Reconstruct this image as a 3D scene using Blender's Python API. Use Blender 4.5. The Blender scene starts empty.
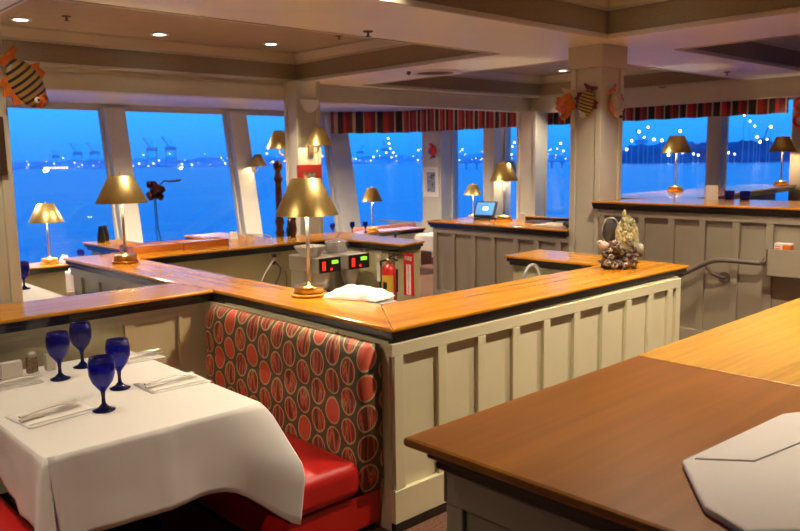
import bpy, bmesh, math, random
from mathutils import Vector, Matrix, noise
random.seed(7)
D = bpy.data
SC = bpy.context.scene
COL = SC.collection
PI = math.pi

# ------------------------------------------------------------------ camera
cam_data = D.cameras.new('camera'); cam = D.objects.new('camera', cam_data); COL.objects.link(cam)
cam_data.sensor_width = 36; cam_data.lens = 36 * 778 / 800
cam_data.clip_start = 0.05; cam_data.clip_end = 12000
AZ = math.radians(47.4); PITCH = math.atan(106 / 778); ROLL = 0.015
F0 = Vector((math.cos(AZ), math.sin(AZ), 0)); R0 = Vector((math.sin(AZ), -math.cos(AZ), 0)); U0 = Vector((0, 0, 1))
fw = F0 * math.cos(PITCH) - U0 * math.sin(PITCH)
up = U0 * math.cos(PITCH) + F0 * math.sin(PITCH)
rt = R0 * math.cos(ROLL) - up * math.sin(ROLL)
up2 = up * math.cos(ROLL) + R0 * math.sin(ROLL)
m = Matrix((rt, up2, -fw)).transposed().to_4x4(); m.translation = Vector((0, 0, 2.0))
cam.matrix_world = m
cam_data.dof.use_dof = True; cam_data.dof.focus_distance = 4.0; cam_data.dof.aperture_fstop = 4.0
SC.camera = cam

# ------------------------------------------------------------------ world: blue dusk sky
W = D.worlds.new('world'); SC.world = W; W.use_nodes = True
wn = W.node_tree; wn.nodes.clear()
tc = wn.nodes.new('ShaderNodeTexCoord'); sep = wn.nodes.new('ShaderNodeSeparateXYZ')
rmp = wn.nodes.new('ShaderNodeValToRGB'); bg = wn.nodes.new('ShaderNodeBackground'); wo = wn.nodes.new('ShaderNodeOutputWorld')
wn.links.new(tc.outputs['Generated'], sep.inputs[0]); wn.links.new(sep.outputs['Z'], rmp.inputs[0])
e = rmp.color_ramp.elements
e[0].position = 0.0; e[0].color = (0.014, 0.215, 0.78, 1)
e[1].position = 0.09; e[1].color = (0.036, 0.40, 1.0, 1)
k = rmp.color_ramp.elements.new(0.5); k.color = (0.02, 0.2, 0.85, 1)
wn.links.new(rmp.outputs[0], bg.inputs[0]); bg.inputs[1].default_value = 1.22
wn.links.new(bg.outputs[0], wo.inputs[0])
SC.view_settings.view_transform = 'Standard'; SC.view_settings.look = 'None'
SC.view_settings.gamma = 1; SC.view_settings.use_curve_mapping = False
SC.view_settings.exposure = 0.32

LAMP_W = 42.0       # watts in each table lamp
DOWN_W = 200.0      # watts in each ceiling downlight
WARM = (1.0, 0.76, 0.46)

# ------------------------------------------------------------------ materials
def node(nt, t, **kw):
    n = nt.nodes.new(t)
    for a, b in kw.items(): setattr(n, a, b)
    return n
def mat(name, col, rough=0.5, metal=0.0, bump=0.0, bscale=60, var=0.0, vscale=4, coat=0.0, emit=None, es=0, trans=0, ior=1.45, sheen=0, stretch=None):
    M_ = D.materials.new(name); M_.use_nodes = True; nt = M_.node_tree; p = nt.nodes['Principled BSDF']
    p.inputs['Base Color'].default_value = (*col, 1); p.inputs['Roughness'].default_value = rough
    p.inputs['Metallic'].default_value = metal; p.inputs['Coat Weight'].default_value = coat
    p.inputs['Coat Roughness'].default_value = 0.12
    p.inputs['Transmission Weight'].default_value = trans; p.inputs['IOR'].default_value = ior
    p.inputs['Sheen Weight'].default_value = sheen
    if emit: p.inputs['Emission Color'].default_value = (*emit, 1); p.inputs['Emission Strength'].default_value = es
    co = node(nt, 'ShaderNodeTexCoord'); mp = node(nt, 'ShaderNodeMapping'); nt.links.new(co.outputs['Object'], mp.inputs[0])
    if stretch: mp.inputs['Scale'].default_value = stretch
    n = node(nt, 'ShaderNodeTexNoise'); n.inputs['Scale'].default_value = vscale; n.inputs['Detail'].default_value = 4
    nt.links.new(mp.outputs[0], n.inputs[0])
    if var:
        r = node(nt, 'ShaderNodeValToRGB')
        r.color_ramp.elements[0].position = 0.3; r.color_ramp.elements[1].position = 0.7
        r.color_ramp.elements[0].color = (*[c * (1 - var) for c in col], 1)
        r.color_ramp.elements[1].color = (*[min(1, c * (1 + var)) for c in col], 1)
        nt.links.new(n.outputs[0], r.inputs[0]); nt.links.new(r.outputs[0], p.inputs['Base Color'])
    if bump:
        n2 = node(nt, 'ShaderNodeTexNoise'); n2.inputs['Scale'].default_value = bscale; nt.links.new(mp.outputs[0], n2.inputs[0])
        b = node(nt, 'ShaderNodeBump'); b.inputs['Strength'].default_value = bump; b.inputs['Distance'].default_value = 0.01
        nt.links.new(n2.outputs[0], b.inputs['Height']); nt.links.new(b.outputs[0], p.inputs['Normal'])
    return M_
def wood(name, axis, dark, mid, light, rough=0.24, scale=1.0, fig=0.0, coat=0.3, crough=0.12):
    M_ = D.materials.new(name); M_.use_nodes = True; nt = M_.node_tree; p = nt.nodes['Principled BSDF']
    g = node(nt, 'ShaderNodeNewGeometry'); mp = node(nt, 'ShaderNodeMapping'); nt.links.new(g.outputs['Position'], mp.inputs[0])
    s = [14 * scale] * 3; s[axis] = 0.9 * scale; mp.inputs['Scale'].default_value = s
    n = node(nt, 'ShaderNodeTexNoise'); n.inputs['Scale'].default_value = 1.0; n.inputs['Detail'].default_value = 6; n.inputs['Distortion'].default_value = 0.15 + fig
    n.inputs['Roughness'].default_value = 0.55
    nt.links.new(mp.outputs[0], n.inputs[0])
    r = node(nt, 'ShaderNodeValToRGB'); el = r.color_ramp.elements
    el[0].position = 0.28; el[0].color = (*dark, 1); el[1].position = 0.72; el[1].color = (*light, 1)
    k = el.new(0.5); k.color = (*mid, 1)
    nt.links.new(n.outputs[0], r.inputs[0])
    mp2 = node(nt, 'ShaderNodeMapping'); s2 = [60 * scale] * 3; s2[axis] = 3 * scale; mp2.inputs['Scale'].default_value = s2
    nt.links.new(g.outputs['Position'], mp2.inputs[0])
    n2 = node(nt, 'ShaderNodeTexNoise'); n2.inputs['Scale'].default_value = 1.0; nt.links.new(mp2.outputs[0], n2.inputs[0])
    mx = node(nt, 'ShaderNodeMixRGB', blend_type='MULTIPLY'); mx.inputs[0].default_value = 0.22
    r2 = node(nt, 'ShaderNodeValToRGB'); r2.color_ramp.elements[0].position = 0.25; r2.color_ramp.elements[1].position = 0.65
    r2.color_ramp.elements[0].color = (0.45, 0.4, 0.35, 1)
    nt.links.new(n2.outputs[0], r2.inputs[0]); nt.links.new(r.outputs[0], mx.inputs[1]); nt.links.new(r2.outputs[0], mx.inputs[2])
    nt.links.new(mx.outputs[0], p.inputs['Base Color'])
    p.inputs['Roughness'].default_value = rough; p.inputs['Coat Weight'].default_value = coat; p.inputs['Coat Roughness'].default_value = crough
    return M_
PAINT = mat('cream_paint', (0.66, 0.62, 0.42), 0.38, bump=0.05, bscale=40, var=0.03)
PAINT2 = mat('putty_paint', (0.335, 0.29, 0.215), 0.42, bump=0.05, bscale=40, var=0.03)
KHAKI = mat('khaki_paint', (0.52, 0.48, 0.28), 0.5, var=0.04)
COLP = mat('column_paint', (0.60, 0.57, 0.44), 0.4, var=0.03)
CEIL = mat('ceiling_paint', (0.84, 0.85, 0.70), 0.42, var=0.03, vscale=1.5)
TRAYC = mat('tray_ceiling_paint', (0.40, 0.35, 0.29), 0.7, var=0.05)
BAND = mat('brown_grasscloth', (0.28, 0.225, 0.15), 0.85, bump=0.3, bscale=90, var=0.16, vscale=40, stretch=(1, 1, 5))
CROWN = mat('crown_paint', (0.56, 0.51, 0.41), 0.4)
BLACK = mat('black_lacquer', (0.012, 0.011, 0.010), 0.22, coat=0.5, var=0.2)
WOODX = wood('honey_oak_x', 0, (0.47, 0.175, 0.006), (0.60, 0.245, 0.009), (0.69, 0.31, 0.015))
WOODY = wood('honey_oak_y', 1, (0.47, 0.175, 0.006), (0.60, 0.245, 0.009), (0.69, 0.31, 0.015))
COUNT = wood('brown_oak', 0, (0.20, 0.070, 0.005), (0.30, 0.110, 0.007), (0.40, 0.155, 0.010), rough=0.32, scale=0.5, coat=0.10, crough=0.16)
COUNT2 = wood('figured_oak', 0, (0.36, 0.17, 0.016), (0.56, 0.29, 0.03), (0.66, 0.36, 0.04), rough=0.32, scale=0.8, fig=1.2, coat=0.12, crough=0.16)
BRASS = mat('brass', (0.80, 0.55, 0.20), 0.28, 1.0, var=0.06)
SHADE = mat('gilt_shade', (0.46, 0.34, 0.12), 0.36, 0.75, var=0.10, vscale=12)
SHADEIN = mat('pale_shade_lining', (0.85, 0.72, 0.45), 0.5)
STEEL = mat('steel', (0.66, 0.63, 0.57), 0.35, 0.75)
CHROME = mat('chrome', (0.85, 0.85, 0.87), 0.15, 0.8)
CLOTH = mat('white_linen', (0.67, 0.655, 0.64), 0.8, bump=0.25, bscale=5, sheen=0.1)
NAPK = mat('napkin_linen', (0.74, 0.72, 0.70), 0.85, bump=0.1, bscale=200, sheen=0.2)
REDV = mat('red_vinyl', (0.46, 0.010, 0.008), 0.42, bump=0.08, bscale=120, var=0.06)
BLUEG = mat('cobalt_glass', (0.010, 0.022, 0.50), 0.04, trans=0.85, ior=1.45)
BLUES = mat('dark_cobalt_glass', (0.006, 0.010, 0.09), 0.06, trans=0.3)
CARPET = mat('red_brown_carpet', (0.15, 0.07, 0.045), 0.95, bump=0.5, bscale=300, var=0.4, vscale=60)
REDP = mat('red_paint', (0.62, 0.015, 0.012), 0.3, coat=0.3)
WHITEP = mat('white_plastic', (0.80, 0.79, 0.75), 0.4)
DARKP = mat('dark_plastic', (0.02, 0.02, 0.022), 0.35)
PLATE = mat('ivory_plate', (0.62, 0.56, 0.40), 0.4)
MAHOG = mat('mahogany', (0.07, 0.012, 0.008), 0.3, coat=0.4, var=0.25, vscale=10)
PINKF = mat('rose_upholstery', (0.42, 0.16, 0.13), 0.85, var=0.45, vscale=18, bump=0.2)
HANDR = mat('grey_rail_paint', (0.15, 0.125, 0.10), 0.4)
WINF = mat('window_frame_paint', (0.56, 0.545, 0.47), 0.4, var=0.03)
LENS = mat('downlight_lens', (1, 1, 1), 0.5, emit=(1.0, 0.93, 0.80), es=14)
BULB = mat('lamp_bulb', (1, 1, 1), 0.5, emit=(1.0, 0.72, 0.35), es=18)
GREEND = mat('green_display', (0.1, 0.3, 0.02), 0.4, emit=(0.35, 1.0, 0.03), es=1.2)
REDD = mat('red_indicator', (0.6, 0.02, 0.01), 0.4, emit=(1.0, 0.03, 0.01), es=1.0)
SCREEN = mat('blue_screen', (0.05, 0.2, 0.6), 0.2, emit=(0.08, 0.22, 0.5), es=0.6)

def pane_mat():
    M_ = D.materials.new('window_glass'); M_.use_nodes = True; nt = M_.node_tree; nt.nodes.clear()
    o = node(nt, 'ShaderNodeOutputMaterial'); t = node(nt, 'ShaderNodeBsdfTransparent'); g = node(nt, 'ShaderNodeBsdfGlossy')
    g.inputs['Roughness'].default_value = 0.0; f = node(nt, 'ShaderNodeFresnel'); gg = node(nt, 'ShaderNodeNewGeometry'); ix = node(nt, 'ShaderNodeMath', operation='MULTIPLY_ADD')
    ix.inputs[1].default_value = 1 / 1.5 - 1.5; ix.inputs[2].default_value = 1.5; nt.links.new(gg.outputs['Backfacing'], ix.inputs[0])   # same reflectance on both faces of the thin pane
    iv = node(nt, 'ShaderNodeMath', operation='ADD'); iv.inputs[1].default_value = 0.0; nt.links.new(ix.outputs[0], iv.inputs[0]); nt.links.new(iv.outputs[0], f.inputs[0])
    x = node(nt, 'ShaderNodeMixShader'); nt.links.new(f.outputs[0], x.inputs[0]); nt.links.new(t.outputs[0], x.inputs[1]); nt.links.new(g.outputs[0], x.inputs[2])
    t.inputs[0].default_value = (0.97, 0.98, 1, 1)
    nt.links.new(x.outputs[0], o.inputs[0]); return M_
GLASS = pane_mat()
def booth_fabric():
    M_ = D.materials.new('oval_medallion_fabric'); M_.use_nodes = True; nt = M_.node_tree; p = nt.nodes['Principled BSDF']
    L = nt.links
    g = node(nt, 'ShaderNodeNewGeometry'); s = node(nt, 'ShaderNodeSeparateXYZ'); L.new(g.outputs['Position'], s.inputs[0])
    def mth(op, a, b=None, c=None):
        n = node(nt, 'ShaderNodeMath', operation=op)
        for i, v in enumerate((a, b, c)):
            if v is None: continue
            if isinstance(v, (int, float)): n.inputs[i].default_value = v
            else: L.new(v, n.inputs[i])
        return n.outputs[0]
    PU, PV = 0.134, 0.163
    # fold x into y so the end face carries the pattern as well
    yy = mth('SUBTRACT', s.outputs['Y'], mth('MULTIPLY', s.outputs['X'], 0.8))
    u = mth('DIVIDE', yy, PU); cu = mth('FLOOR', u)
    par = mth('MULTIPLY', mth('MODULO', mth('ABSOLUTE', cu), 2.0), 0.5)
    v = mth('ADD', mth('DIVIDE', s.outputs['Z'], PV), par); cv = mth('FLOOR', v)
    fu = mth('SUBTRACT', mth('SUBTRACT', u, cu), 0.5); fv = mth('SUBTRACT', mth('SUBTRACT', v, cv), 0.5)
    cmb = node(nt, 'ShaderNodeCombineXYZ'); L.new(cu, cmb.inputs[0]); L.new(cv, cmb.inputs[1])
    wn_ = node(nt, 'ShaderNodeTexWhiteNoise'); L.new(cmb.outputs[0], wn_.inputs[0]); rnd = wn_.outputs['Value']
    d = mth('SQRT', mth('ADD', mth('POWER', mth('DIVIDE', fu, 0.485), 2.0), mth('POWER', mth('DIVIDE', fv, 0.475), 2.0)))
    d.node.use_clamp = False
    # stripes inside each oval
    st = node(nt, 'ShaderNodeTexNoise'); st.noise_dimensions = '2D'; st.inputs['Scale'].default_value = 1.0; st.inputs['Detail'].default_value = 0.0
    c2 = node(nt, 'ShaderNodeCombineXYZ'); L.new(mth('ADD', mth('MULTIPLY', fu, 3.4), mth('MULTIPLY', rnd, 40)), c2.inputs[0]); L.new(mth('MULTIPLY', fv, 0.6), c2.inputs[1])
    L.new(c2.outputs[0], st.inputs[0])
    rr = node(nt, 'ShaderNodeValToRGB'); el = rr.color_ramp.elements; rr.color_ramp.interpolation = 'CONSTANT'
    el[0].position = 0; el[0].color = (0.10, 0.022, 0.010, 1); el[1].position = 0.40; el[1].color = (0.34, 0.026, 0.016, 1)
    for q, c in ((0.46, (0.55, 0.085, 0.03, 1)), (0.515, (0.17, 0.09, 0.035, 1)), (0.56, (0.36, 0.21, 0.09, 1)), (0.60, (0.20, 0.02, 0.015, 1))):
        k = el.new(q); k.color = c
    L.new(st.outputs[0], rr.inputs[0])
    # plain orange ovals for some cells
    mr = node(nt, 'ShaderNodeMixRGB'); L.new(mth('LESS_THAN', rnd, 0.20), mr.inputs[0]); L.new(rr.outputs[0], mr.inputs[1]); mr.inputs[2].default_value = (0.46, 0.06, 0.026, 1)
    m1 = node(nt, 'ShaderNodeMixRGB'); L.new(mth('GREATER_THAN', d, 0.84), m1.inputs[0]); L.new(mr.outputs[0], m1.inputs[1]); m1.inputs[2].default_value = (0.42, 0.27, 0.13, 1)
    m2 = node(nt, 'ShaderNodeMixRGB'); L.new(mth('GREATER_THAN', d, 0.97), m2.inputs[0]); L.new(m1.outputs[0], m2.inputs[1]); m2.inputs[2].default_value = (0.070, 0.050, 0.024, 1)
    L.new(m2.outputs[0], p.inputs['Base Color']); p.inputs['Roughness'].default_value = 0.6
    return M_
FABRIC = booth_fabric()
def stripe_mat(name, axis, period, cols, rough=0.7, off=0.0):
    M_ = D.materials.new(name); M_.use_nodes = True; nt = M_.node_tree; p = nt.nodes['Principled BSDF']
    g = node(nt, 'ShaderNodeTexCoord'); s = node(nt, 'ShaderNodeSeparateXYZ'); nt.links.new(g.outputs['Object'], s.inputs[0])
    a = node(nt, 'ShaderNodeMath', operation='MULTIPLY_ADD'); a.inputs[1].default_value = 1 / period; a.inputs[2].default_value = 100 + off
    nt.links.new(s.outputs[axis], a.inputs[0])
    f = node(nt, 'ShaderNodeMath', operation='FRACT'); nt.links.new(a.outputs[0], f.inputs[0])
    r = node(nt, 'ShaderNodeValToRGB'); r.color_ramp.interpolation = 'CONSTANT'; el = r.color_ramp.elements
    el[0].position = 0; el[0].color = (*cols[0][1], 1); el[1].position = cols[1][0]; el[1].color = (*cols[1][1], 1)
    for q, c in cols[2:]:
        k = el.new(q); k.color = (*c, 1)
    nt.links.new(f.outputs[0], r.inputs[0]); nt.links.new(r.outputs[0], p.inputs['Base Color']); p.inputs['Roughness'].default_value = rough
    return M_
_r = (0.42, 0.035, 0.03); _k = (0.022, 0.018, 0.018); _c = (0.50, 0.36, 0.24); _m = (0.16, 0.022, 0.03)
VAL = stripe_mat('valance_stripe_fabric', 'Y', 0.62, [(0, _r), (0.17, _c), (0.21, _k), (0.40, _c), (0.45, _m), (0.60, _r), (0.70, _k), (0.84, _c), (0.90, _m)])

# ------------------------------------------------------------------ mesh building
class MB:
    def __init__(s): s.v = []; s.f = []; s.sm = []
    def add(s, vs, fs, smooth=False):
        n = len(s.v); s.v += [tuple(v) for v in vs]
        for f in fs: s.f.append([i + n for i in f]); s.sm.append(smooth)
        return s
    def box(s, a, b):
        x0, y0, z0 = a; x1, y1, z1 = b
        return s.add([(x0, y0, z0), (x1, y0, z0), (x1, y1, z0), (x0, y1, z0), (x0, y0, z1), (x1, y0, z1), (x1, y1, z1), (x0, y1, z1)],
                     [(0, 3, 2, 1), (4, 5, 6, 7), (0, 1, 5, 4), (1, 2, 6, 5), (2, 3, 7, 6), (3, 0, 4, 7)])
    def hexa(s, bot, top):
        return s.add(list(bot) + list(top), [(3, 2, 1, 0), (4, 5, 6, 7), (0, 1, 5, 4), (1, 2, 6, 5), (2, 3, 7, 6), (3, 0, 4, 7)])
    def prism(s, poly, z0, z1):
        n = len(poly); vs = [(x, y, z0) for x, y in poly] + [(x, y, z1) for x, y in poly]
        return s.add(vs, [list(range(n))[::-1], list(range(n, 2 * n))] + [(i, (i + 1) % n, n + (i + 1) % n, n + i) for i in range(n)])
    def tube(s, pts, r, seg=8, caps=True, flat=1.0):
        pts = [Vector(p) for p in pts]; rs = r if isinstance(r, (list, tuple)) else [r] * len(pts)
        rings = []; prev = None
        for i, p in enumerate(pts):
            t = (pts[min(i + 1, len(pts) - 1)] - pts[max(i - 1, 0)]).normalized()
            if prev is None:
                a = Vector((0, 0, 1)) if abs(t.z) < 0.9 else Vector((1, 0, 0)); n1 = t.cross(a).normalized()
            else: n1 = (prev - t * prev.dot(t)).normalized()
            prev = n1; n2 = t.cross(n1)
            rings.append([p + (n1 * math.cos(2 * PI * k / seg) + n2 * flat * math.sin(2 * PI * k / seg)) * rs[i] for k in range(seg)])
        vs = [v for R in rings for v in R]; fs = []
        for i in range(len(rings) - 1):
            for k in range(seg): fs.append((i * seg + k, i * seg + (k + 1) % seg, (i + 1) * seg + (k + 1) % seg, (i + 1) * seg + k))
        s.add(vs, fs, True)
        if caps: s.add(rings[0], [list(range(seg))[::-1]]); s.add(rings[-1], [list(range(seg))])
        return s
    def lathe(s, prof, c=(0, 0, 0), seg=28, close=False):
        vs = []; fs = []
        for r, z in prof:
            for k in range(seg): vs.append((c[0] + r * math.cos(2 * PI * k / seg), c[1] + r * math.sin(2 * PI * k / seg), c[2] + z))
        for i in range(len(prof) - 1):
            for k in range(seg): fs.append((i * seg + k, i * seg + (k + 1) % seg, (i + 1) * seg + (k + 1) % seg, (i + 1) * seg + k))
        return s.add(vs, fs, True)
    def ball(s, c, r, seg=12, rings=8, disp=0, seed=0, freq=3):
        r = r if isinstance(r, (list, tuple)) else (r, r, r); vs = []; fs = []
        for i in range(rings + 1):
            th = PI * i / rings
            for k in range(seg):
                ph = 2 * PI * k / seg; d = Vector((math.sin(th) * math.cos(ph), math.sin(th) * math.sin(ph), math.cos(th)))
                q = 1 + (disp * noise.noise(d * freq + Vector((seed, seed * 2, 0))) if disp else 0)
                vs.append((c[0] + d.x * r[0] * q, c[1] + d.y * r[1] * q, c[2] + d.z * r[2] * q))
        for i in range(rings):
            for k in range(seg): fs.append((i * seg + k, (i + 1) * seg + k, (i + 1) * seg + (k + 1) % seg, i * seg + (k + 1) % seg))
        return s.add(vs, fs, True)
    def xf(s, M4):
        s.v = [tuple(M4 @ Vector(v)) for v in s.v]; return s
    def build(s, name, m_, parent=None, world=False, bevel=0, subsurf=0, solid=0, merge=False):
        off = Vector((0, 0, 0))
        if world:
            q = parent
            while q: off += q.location; q = q.parent
        me = D.meshes.new(name); me.from_pydata([tuple(Vector(v) - off) for v in s.v], [], s.f)
        me.materials.append(m_)
        for p, sm in zip(me.polygons, s.sm): p.use_smooth = sm
        bm = bmesh.new(); bm.from_mesh(me)
        if merge: bmesh.ops.remove_doubles(bm, verts=bm.verts, dist=1e-5)
        bmesh.ops.recalc_face_normals(bm, faces=bm.faces); bm.to_mesh(me); bm.free()
        o = D.objects.new(name, me); COL.objects.link(o); o.parent = parent
        if solid: md = o.modifiers.new('solid', 'SOLIDIFY'); md.thickness = solid; md.offset = 0
        if bevel: md = o.modifiers.new('bevel', 'BEVEL'); md.width = bevel; md.segments = 2; md.limit_method = 'ANGLE'
        if subsurf: md = o.modifiers.new('sub', 'SUBSURF'); md.levels = subsurf; md.render_levels = subsurf
        return o
def tag(o, label=None, cat=None, group=None, kind=None):
    if label: o['label'] = label
    if cat: o['category'] = cat
    if group: o['group'] = group
    if kind: o['kind'] = kind
    return o
def thing(name, label, cat, loc=(0, 0, 0), rz=0, group=None, kind=None):
    o = D.objects.new(name, None); COL.objects.link(o); o.location = loc; o.rotation_euler = (0, 0, rz); o.empty_display_size = 0.1
    return tag(o, label, cat, group, kind)
def struct(name, mb, m_, parent=None, **kw):
    o = mb.build(name, m_, parent, **kw)
    if not parent: o['kind'] = 'structure'
    return o
def copy_tree(o, parent=None):
    c = o.copy(); COL.objects.link(c); c.parent = parent
    for ch in list(o.children): copy_tree(ch, c)
    return c
def dup(o, loc, rz=0, label=None, group=None, scale=None):
    c = copy_tree(o); c.location = loc; c.rotation_euler = (0, 0, rz)
    if label: c['label'] = label
    if group: c['group'] = group
    if scale: c.scale = scale
    return c
def offset_poly(poly, ds):
    n = len(poly); out = []
    area = sum(poly[i][0] * poly[(i + 1) % n][1] - poly[(i + 1) % n][0] * poly[i][1] for i in range(n)); sg = 1 if area > 0 else -1
    lines = []
    for i in range(n):
        a = Vector(poly[i]); b = Vector(poly[(i + 1) % n]); t = (b - a).normalized(); nn = Vector((-t.y, t.x)) * sg
        lines.append((a + nn * ds[i], t))
    for i in range(n):
        (a, t), (b, u) = lines[i - 1], lines[i]
        den = t.x * u.y - t.y * u.x; w = b - a; k = (w.x * u.y - w.y * u.x) / den
        out.append(tuple(a + t * k))
    return out
def text_mesh(name, body, size, m_, parent, M4, align='CENTER', extrude=0.001, spacing=1.0):
    cu = D.curves.new(name, 'FONT'); cu.body = body; cu.size = size; cu.align_x = align; cu.align_y = 'CENTER'; cu.extrude = extrude; cu.space_line = spacing
    t = D.objects.new(name + '_src', cu); COL.objects.link(t); bpy.context.view_layer.update()
    me = D.meshes.new_from_object(t.evaluated_get(bpy.context.evaluated_depsgraph_get())); D.objects.remove(t); D.curves.remove(cu)
    me.transform(M4); me.materials.clear(); me.materials.append(m_); o = D.objects.new(name, me); COL.objects.link(o); o.parent = parent
    return o

# ================================================================== STRUCTURE
# floors: lower dining tier 0, window tier, raised landing with steps
FLW = -0.45
fl = MB(); fl.box((-6, -4, -0.12), (14.2, 10.4, 0)); struct('floor', fl, CARPET)
fl = MB(); fl.box((-6, 10.4, FLW - 0.1), (14.6, 17.2, FLW)); struct('floor', fl, CARPET)
fl = MB(); fl.box((6.0, -4, 0), (14.2, 3.2, 0.36)); fl.box((6.0, 3.2, 0), (7.46, 3.5, 0.18)); fl.box((7.9, 3.2, 0), (14.1, 6.4, 0.36)); struct('floor', fl, CARPET)

# ceiling with four recessed trays
ZB = 3.21; ZT = 3.63
TR = [('a', 2.0, 7.20, 6.05, 10.13), ('b', -4.0, 7.2, -3.5, 4.62), ('c', 8.57, 13.0, -3.5, 4.61), ('d', 8.35, 13.1, 5.72, 9.95)]
def sub(rects, hole):
    hx0, hx1, hy0, hy1 = hole; out = []
    for x0, x1, y0, y1 in rects:
        if hx1 <= x0 or hx0 >= x1 or hy1 <= y0 or hy0 >= y1: out.append((x0, x1, y0, y1)); continue
        a0, a1, b0, b1 = max(x0, hx0), min(x1, hx1), max(y0, hy0), min(y1, hy1)
        if x0 < a0: out.append((x0, a0, y0, y1))
        if a1 < x1: out.append((a1, x1, y0, y1))
        if y0 < b0: out.append((a0, a1, y0, b0))
        if b1 < y1: out.append((a0, a1, b1, y1))
    return out
rects = [(-6, 14.7, -4, 16.6)]
for _, a, b, c, d in TR: rects = sub(rects, (a, b, c, d))
mb = MB()
for a, b, c, d in rects: mb.box((a, c, ZB), (b, d, ZT + 0.12))
ceil = struct('ceiling', mb, CEIL)
for nm, a, b, c, d in TR:
    MB().box((a, c, ZT), (b, d, ZT + 0.1)).build('tray_ceiling', TRAYC, ceil)
    t = 0.012; z0, z1 = ZB + 0.035, ZT - 0.15
    for p, q in (((a, c), (a + t, d)), ((b - t, c), (b, d)), ((a, c), (b, c + t)), ((a, d - t), (b, d))):
        MB().box((*p, z0), (*q, z1)).build('wallpaper_band', BAND, ceil)
    # bottom bead and sloping crown
    mb = MB(); w = 0.03
    for p, q in (((a, c), (a + w, d)), ((b - w, c), (b, d)), ((a, c), (b, c + w)), ((a, d - w), (b, d))): mb.box((*p, ZB - 0.012), (*q, z0))
    mb.build('edge_bead', CROWN, ceil, bevel=0.006)
    mb = MB(); w = 0.10
    ro = [(a, c), (b, c), (b, d), (a, d)]
    ri = [(a + w, c + w), (b - w, c + w), (b - w, d - w), (a + w, d - w)]
    rm = [(a + 0.03, c + 0.03), (b - 0.03, c + 0.03), (b - 0.03, d - 0.03), (a + 0.03, d - 0.03)]
    vs = [(*p, z1 - 0.005) for p in rm] + [(*p, z1 + 0.03) for p in rm] + [(*p, ZT - 0.02) for p in ri] + [(*p, ZT) for p in ri] + [(*p, z1 - 0.005) for p in ro]
    fs = []
    for L in ((16, 0), (0, 4), (4, 8), (8, 12)):
        for i in range(4): fs.append((L[0] + i, L[0] + (i + 1) % 4, L[1] + (i + 1) % 4, L[1] + i))
    mb.add(vs, fs); mb.build('crown_molding', CROWN, ceil)

# headers under the ceiling
h = MB().box((-3, 10.2, 2.93), (13.25, 10.42, ZB)); h.box((-3, 10.17, ZB - 0.05), (13.1, 10.2, ZB - 0.012)); h.box((-3, 10.185, 2.93), (13.1, 10.2, 2.955)); struct('trim_1', h, COLP)
h = MB().box((13.1, -4, 2.90), (13.3, 10.2, ZB)); h.box((13.07, -4, ZB - 0.05), (13.1, 10.17, ZB - 0.012)); struct('trim_2', h, COLP)

# left window wall: leans outward.  y = YS + lean*(z-ZS)
YS, ZSL, YH, ZH = 15.42, -0.05, 16.0, 3.14
def yl(z): return YS + (YH - YS) * (z - ZSL) / (ZH - ZSL)
def lean_post(x0, x1, dep0, dep1, z0=ZSL, z1=ZH):
    return [(x0, yl(z0) + dep0, z0), (x1, yl(z0) + dep0, z0), (x1, yl(z0) + dep1, z0), (x0, yl(z0) + dep1, z0)], [(x0, yl(z1) + dep0, z1), (x1, yl(z1) + dep0, z1), (x1, yl(z1) + dep1, z1), (x0, yl(z1) + dep1, z1)]
mb = MB()
mb.box((-3, 15.3, FLW), (13.4, 15.6, ZSL)); mb.box((-3, 15.15, ZSL - 0.04), (13.4, 15.6, ZSL))
struct('wall_left', mb, WINF)
mb = MB(); mb.hexa(*lean_post(-3, 13.5, -0.05, 0.3, ZH, ZH + 0.12)); struct('wall_left_head', mb, WINF)
posts = [(3.9, 4.35), (6.50, 6.92), (9.36, 9.80), (12.15, 12.75)]
lx = [-0.5] + [v for p in posts for v in p] + [13.4]
wn_i = 0
for i, (a, b) in enumerate(posts):
    mb = MB(); mb.hexa(*lean_post(a, b, -0.18, 0.16)); mb.hexa(*lean_post(a - 0.05, a, -0.02, 0.1))
    if i < 3: mb.hexa(*lean_post(b, b + 0.05, -0.02, 0.1))
    struct('trim_%d' % (3 + i), mb, WINF, bevel=0.012)
for a, b in ((-0.5, 3.9), (4.35, 6.50), (6.92, 9.36), (9.80, 12.15), (12.75, 13.6)):
    wn_i += 1
    w = thing('window_%d' % wn_i, None, None, (a, YS, ZSL), kind='structure')
    mb = MB(); fr = 0.06
    mb.hexa(*lean_post(a, b, 0.02, 0.07, ZSL, ZSL + fr)); mb.hexa(*lean_post(a, b, 0.02, 0.07, ZH - fr, ZH))
    if b < 13.5: mb.hexa(*lean_post(a, a + fr, 0.02, 0.07)); mb.hexa(*lean_post(b - fr, b, 0.02, 0.07))
    mb.build('window_frame', WINF, w, world=True)
    mb = MB(); mb.hexa(*lean_post(a + 0.03, b - 0.03, 0.035, 0.041, ZSL + 0.03, ZH - 0.03)); mb.build('window_pane', GLASS, w, world=True)

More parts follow.
